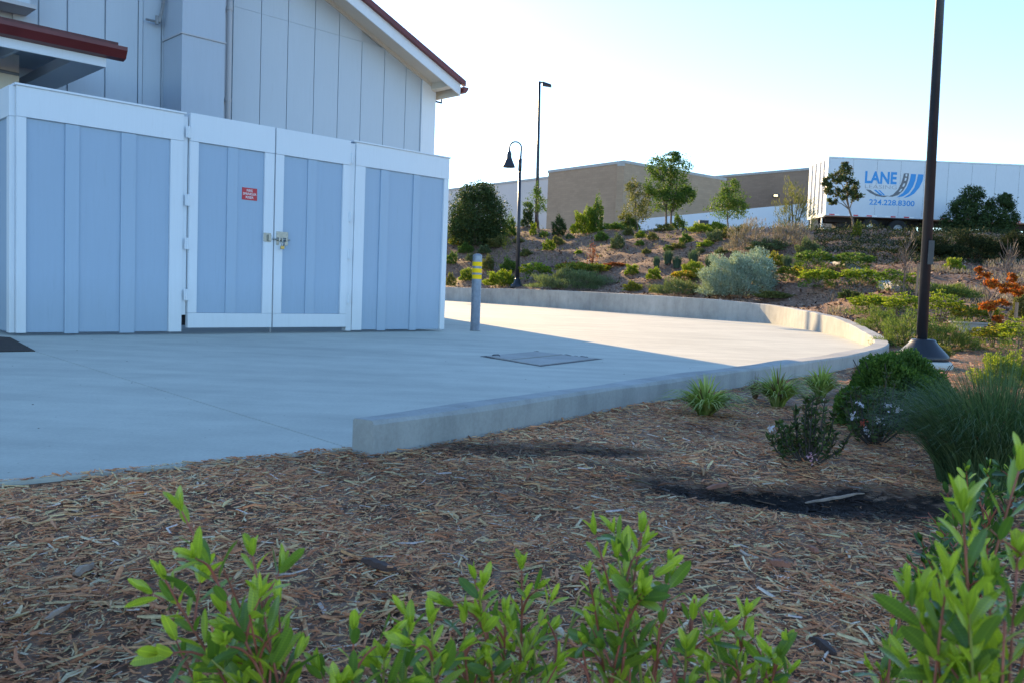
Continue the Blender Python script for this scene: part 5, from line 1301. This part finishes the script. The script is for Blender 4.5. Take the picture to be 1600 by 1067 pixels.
# ------------------------------------------------------------ foreground leafy shrubs, leaf by leaf
def leafblade(name, mat, L=1.0, W=.30, curl=.12, fold=.10, tw=0.0):
    nu, nv = 8, 4; b = MB()
    for i in range(nu + 1):
        t = i / nu; w = W * .5 * (math.sin(math.pi * min(1, t * .90 + .05)) ** .6)
        if i == nu: w = .004
        if i == 0: w = .012
        for j in range(nv + 1):
            s_ = (j / nv - .5) * 2; y = w * s_; z = -curl * t * t + fold * abs(s_) * w * 2.2 - .02 * math.sin(t * 9) * s_ * w * 4
            a = tw * t; b.v.append((L * t, y * math.cos(a) - z * math.sin(a), y * math.sin(a) + z * math.cos(a)))
    for i in range(nu):
        for j in range(nv):
            p0 = i * (nv + 1) + j; b.face((p0, p0 + nv + 1, p0 + nv + 2, p0 + 1))
    return b.mesh(name, mat, smooth=True)
def bigleaf(name, c_in, c_edge, trans, tcol):
    m, nt, p = new_mat(name)
    oi = N(nt, 'ShaderNodeObjectInfo'); tc = N(nt, 'ShaderNodeTexCoord'); sx = N(nt, 'ShaderNodeSeparateXYZ'); nt.links.new(tc.outputs['Object'], sx.inputs[0])
    ab = N(nt, 'ShaderNodeMath', operation='ABSOLUTE'); nt.links.new(sx.outputs['Y'], ab.inputs[0])
    mid_ = ramp(nt, ab.outputs[0], [(0, (1.35, 1.3, 1.1)), (.012, (1.3, 1.25, 1.1)), (.022, (1, 1, 1))])
    base = ramp(nt, oi.outputs['Random'], [(0, c_in), (.55, tuple((a + b) / 2 for a, b in zip(c_in, c_edge))), (1, c_edge)])
    w = N(nt, 'ShaderNodeTexWave'); w.inputs['Scale'].default_value = 5.0; w.inputs['Distortion'].default_value = 1.5; nt.links.new(tex_coord(nt, (1, .5, 1)), w.inputs['Vector'])
    c = mix(nt, mix(nt, base, mid_, 1, 'MULTIPLY'), ramp(nt, w.outputs['Fac'], [(.0, (.84, .86, .84)), (1, (1.08, 1.06, 1.06))]), 1, 'MULTIPLY')
    nt.links.new(c, p.inputs['Base Color']); p.inputs['Roughness'].default_value = .33; p.inputs['Specular IOR Level'].default_value = .6
    vo = N(nt, 'ShaderNodeTexVoronoi'); vo.inputs['Scale'].default_value = 16; nt.links.new(tc.outputs['Object'], vo.inputs['Vector'])
    drop = ramp(nt, vo.outputs['Distance'], [(.0, (1, 1, 1)), (.10, (.6, .6, .6)), (.14, (0, 0, 0))]); bump(nt, p, drop, .6, .03)
    tr_ = N(nt, 'ShaderNodeBsdfTranslucent'); nt.links.new(mix(nt, c, tcol, 1, 'MULTIPLY'), tr_.inputs[0])
    ms = N(nt, 'ShaderNodeMixShader'); ms.inputs[0].default_value = trans; nt.links.new(p.outputs[0], ms.inputs[1]); nt.links.new(tr_.outputs[0], ms.inputs[2]); nt.links.new(ms.outputs[0], nt.nodes['Material Output'].inputs[0]); return m
ML_new = bigleaf('young_leaf', (.36, .45, .045), (.54, .60, .07), .45, (1.25, 1.3, .6))
ML_old = bigleaf('mature_leaf', (.11, .19, .035), (.27, .36, .05), .38, (1.2, 1.35, .6))
ML_drk = bigleaf('deep_green_leaf', (.045, .10, .025), (.10, .19, .035), .3, (1.2, 1.3, .6))  # deep green leaf colour of the two dark leafy shrubs
M_stem = flat('red_stem', (.36, .10, .06), .5, 0, .25, 20); M_stemg = flat('green_stem', (.30, .30, .06), .5, 0, .2, 20)
LM = {}
for key, mt in (('new', ML_new), ('old', ML_old), ('drk', ML_drk)):
    LM[key] = [leafblade('leaf_' + key, mt, 1, w, c, f_, t) for w, c, f_, t in ((.30, .10, .10, .1), (.34, .22, .08, -.25), (.27, -.06, .12, .3), (.38, .02, .07, -.1), (.32, .32, .10, .2))]
def leafy(name, label, cat, base, tips, leafL, rad=.0032, start=.45, group=None, dark=False, step=.025, side=.5):
    """base: world point; tips: world points; every leaf is a part of its own"""
    o = thing(name, label, cat, base, 0, group); base = Vector(base); b = MB(); rr = random.Random(int(abs(base.x) * 977 + base.y * 131)); cnt = 0
    def put(P, D, U, L, young):
        nonlocal cnt
        if cnt >= 298: return
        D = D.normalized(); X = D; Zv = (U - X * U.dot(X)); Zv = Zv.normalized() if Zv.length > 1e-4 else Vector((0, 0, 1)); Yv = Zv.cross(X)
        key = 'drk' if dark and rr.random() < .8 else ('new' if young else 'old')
        me = rr.choice(LM[key]); q = bpy.data.objects.new('leaf', me); COL.objects.link(q); q.parent = o
        Mx = Matrix.Identity(4)
        for i in range(3): Mx[i][0], Mx[i][1], Mx[i][2], Mx[i][3] = X[i] * L, Yv[i] * L, Zv[i] * L, P[i]
        q.matrix_local = Mx; cnt += 1
    def run(p0, p3, start, r0, first_side):
        p0 = Vector(p0); p3 = Vector(p3); d = p3 - p0; L = d.length
        bend = Vector((rr.uniform(-.12, .12), rr.uniform(-.12, .12), 0)) * L; c1 = p0 + d * .35 + bend + Vector((0, 0, .02)); c2 = p0 + d * .7 + bend * .6
        n = max(6, int(L / .03)); pts = []
        for i in range(n + 1):
            t = i / n; pts.append(p0 * (1 - t) ** 3 + c1 * 3 * t * (1 - t) ** 2 + c2 * 3 * t * t * (1 - t) + p3 * t ** 3)
        b.tube(pts, [r0 * (1 - .65 * i / n) for i in range(n + 1)], 6, 0 if rr.random() < .75 else 1, False)
        s = L * start; ph = rr.uniform(0, 3); k = 0
        while s < L - .004:
            t = s / L; i = min(n - 1, int(t * n)); f_ = t * n - i; P = pts[i].lerp(pts[i + 1], f_); T = (pts[i + 1] - pts[i]).normalized()
            a = Vector((1, 0, 0)) if abs(T.x) < .8 else Vector((0, 1, 0)); A = (a - T * a.dot(T)).normalized(); B = T.cross(A)
            ang = ph + k * 1.62; fr = max(0, (t - start) / (1 - start)); size = leafL * (1.0 - .45 * fr ** 3) * rr.uniform(.55, 1.15); young = rr.random() < .12 + .6 * fr
            for sg in (0, math.pi):
                if rr.random() < .07: continue
                o_ = A * math.cos(ang + sg) + B * math.sin(ang + sg); up = .80 + .8 * fr + rr.uniform(-.2, .25); D = o_ + T * up + Vector((0, 0, .15))
                put(P + o_ * r0, D, T * 1.0 - o_ * .5, size, young)
            if first_side and .15 < fr < .8 and rr.random() < side:
                o_ = A * math.cos(ang + 1.5) + B * math.sin(ang + 1.5); run(P, P + (o_ * .9 + T).normalized() * leafL * rr.uniform(.8, 1.5), .35, r0 * .6, False)
            s += step * rr.uniform(.8, 1.25); k += 1
        T = (pts[-1] - pts[-2]).normalized()
        for j in range(4):
            a = j * 1.57 + ph; o_ = Vector((math.cos(a), math.sin(a), .0)); put(pts[-1], T * 1.5 + o_ * (.3 + .25 * (j % 2)), o_ * -1 + Vector((0, 0, .4)), leafL * rr.uniform(.4, .75), True)
    for tp in tips: run(Vector((rr.uniform(-.02, .02), rr.uniform(-.02, .02), -.01)), Vector(tp) - base, start, rad, True)
    b.build('stem', [M_stem, M_stemg], o, smooth=True)
    return o
def fg(name, label, bx_, by_, tips, leafL, dep, **kw):
    """bx_,by_: ground spot of the plant; tips in photo pixels at their own distances"""
    z = float(H(bx_, by_)); T = [tuple(gy(t[0], t[1], dep + (t[2] if len(t) > 2 else 0))) for t in tips]
    return leafy(name, label, 'shrub', (bx_, by_, z), T, leafL, **kw)
GRP = 'leafy shrubs along the bottom of the picture'
fg('leafy_shrub', 'tall sprawling light green shrub with red stems at the bottom left of the picture', -.21, 1.00, [(284, 798, 0), (395, 868, .03), (258, 905, -.02), (350, 960, .05), (435, 945, .08), (275, 1000, .0), (405, 1010, .04), (330, 1030, -.06), (440, 1050, .0), (290, 1055, .02), (350, 890, .04), (390, 960, -.03)], .051, .98, group=GRP, start=.32, side=.5)
fg('leafy_shrub', 'low light green sprigs rising between the left and middle shrubs', -.14, 1.0, [(553, 985, 0), (500, 1050, .03), (640, 980, .05), (675, 975, -.02), (600, 1030, 0), (530, 1070, -.05), (690, 1040, 0)], .046, .98, group=GRP, start=.5)
fg('leafy_shrub', 'dense green shrub at the bottom just left of the middle of the frame', .00, 1.08, [(742, 905, .02), (725, 965, 0), (815, 890, .1), (790, 960, .03), (860, 940, .02), (760, 1020, 0), (835, 1010, .04), (870, 1040, -.03), (712, 1045, 0), (905, 930, .08), (800, 1060, -.05)], .043, 1.06, group=GRP, start=.36)
fg('leafy_shrub', 'tallest red-stemmed shrub at the bottom right of centre', .16, 1.08, [(930, 835, .06), (1002, 832, .03), (965, 870, 0), (1045, 880, .05), (920, 900, .02), (985, 950, -.02), (1085, 935, .03), (1030, 980, 0), (935, 1000, .03), (1060, 1040, -.02), (985, 1045, -.04), (905, 990, .02)], .044, 1.06, group=GRP, start=.34)
fg('leafy_shrub', 'short green sprigs right of the tallest middle shrub', .32, 1.10, [(1165, 962, .02), (1110, 975, .0), (1225, 1010, 0), (1150, 1030, 0), (1195, 1060, .02), (1105, 1050, -.03)], .045, 1.08, group=GRP, start=.45)
fg('leafy_shrub', 'single small leafy sprig on the mulch beside the large right shrub', .50, 1.12, [(1415, 905, .02), (1395, 950, 0), (1440, 975, .02), (1390, 1045, 0)], .034, 1.12, group=GRP, start=.5)
fg('leafy_shrub', 'large close out-of-focus yellow-green shrub filling the bottom right corner', .42, .66, [(1592, 735, .05), (1505, 800, 0), (1545, 905, .02), (1590, 870, .04), (1480, 905, 0), (1440, 940, .03), (1515, 960, -.03), (1570, 970, -.04), (1465, 1010, 0), (1530, 1050, -.05), (1620, 930, 0), (1615, 800, .06)], .050, .72, group=GRP, start=.40, rad=.0030, side=.25)
# darker shrub behind it
T_ = [(1480, 770), (1510, 735), (1545, 728), (1585, 712), (1530, 775), (1465, 820), (1500, 830), (1560, 790), (1600, 745), (1450, 800), (1585, 800)]
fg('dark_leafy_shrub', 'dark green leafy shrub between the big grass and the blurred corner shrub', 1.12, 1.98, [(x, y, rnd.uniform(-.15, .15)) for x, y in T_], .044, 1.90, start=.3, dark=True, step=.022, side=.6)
T_ = [(1440, 845), (1470, 870), (1425, 880), (1500, 880), (1530, 850), (1455, 905), (1490, 930), (1560, 870), (1410, 868), (1540, 920)]
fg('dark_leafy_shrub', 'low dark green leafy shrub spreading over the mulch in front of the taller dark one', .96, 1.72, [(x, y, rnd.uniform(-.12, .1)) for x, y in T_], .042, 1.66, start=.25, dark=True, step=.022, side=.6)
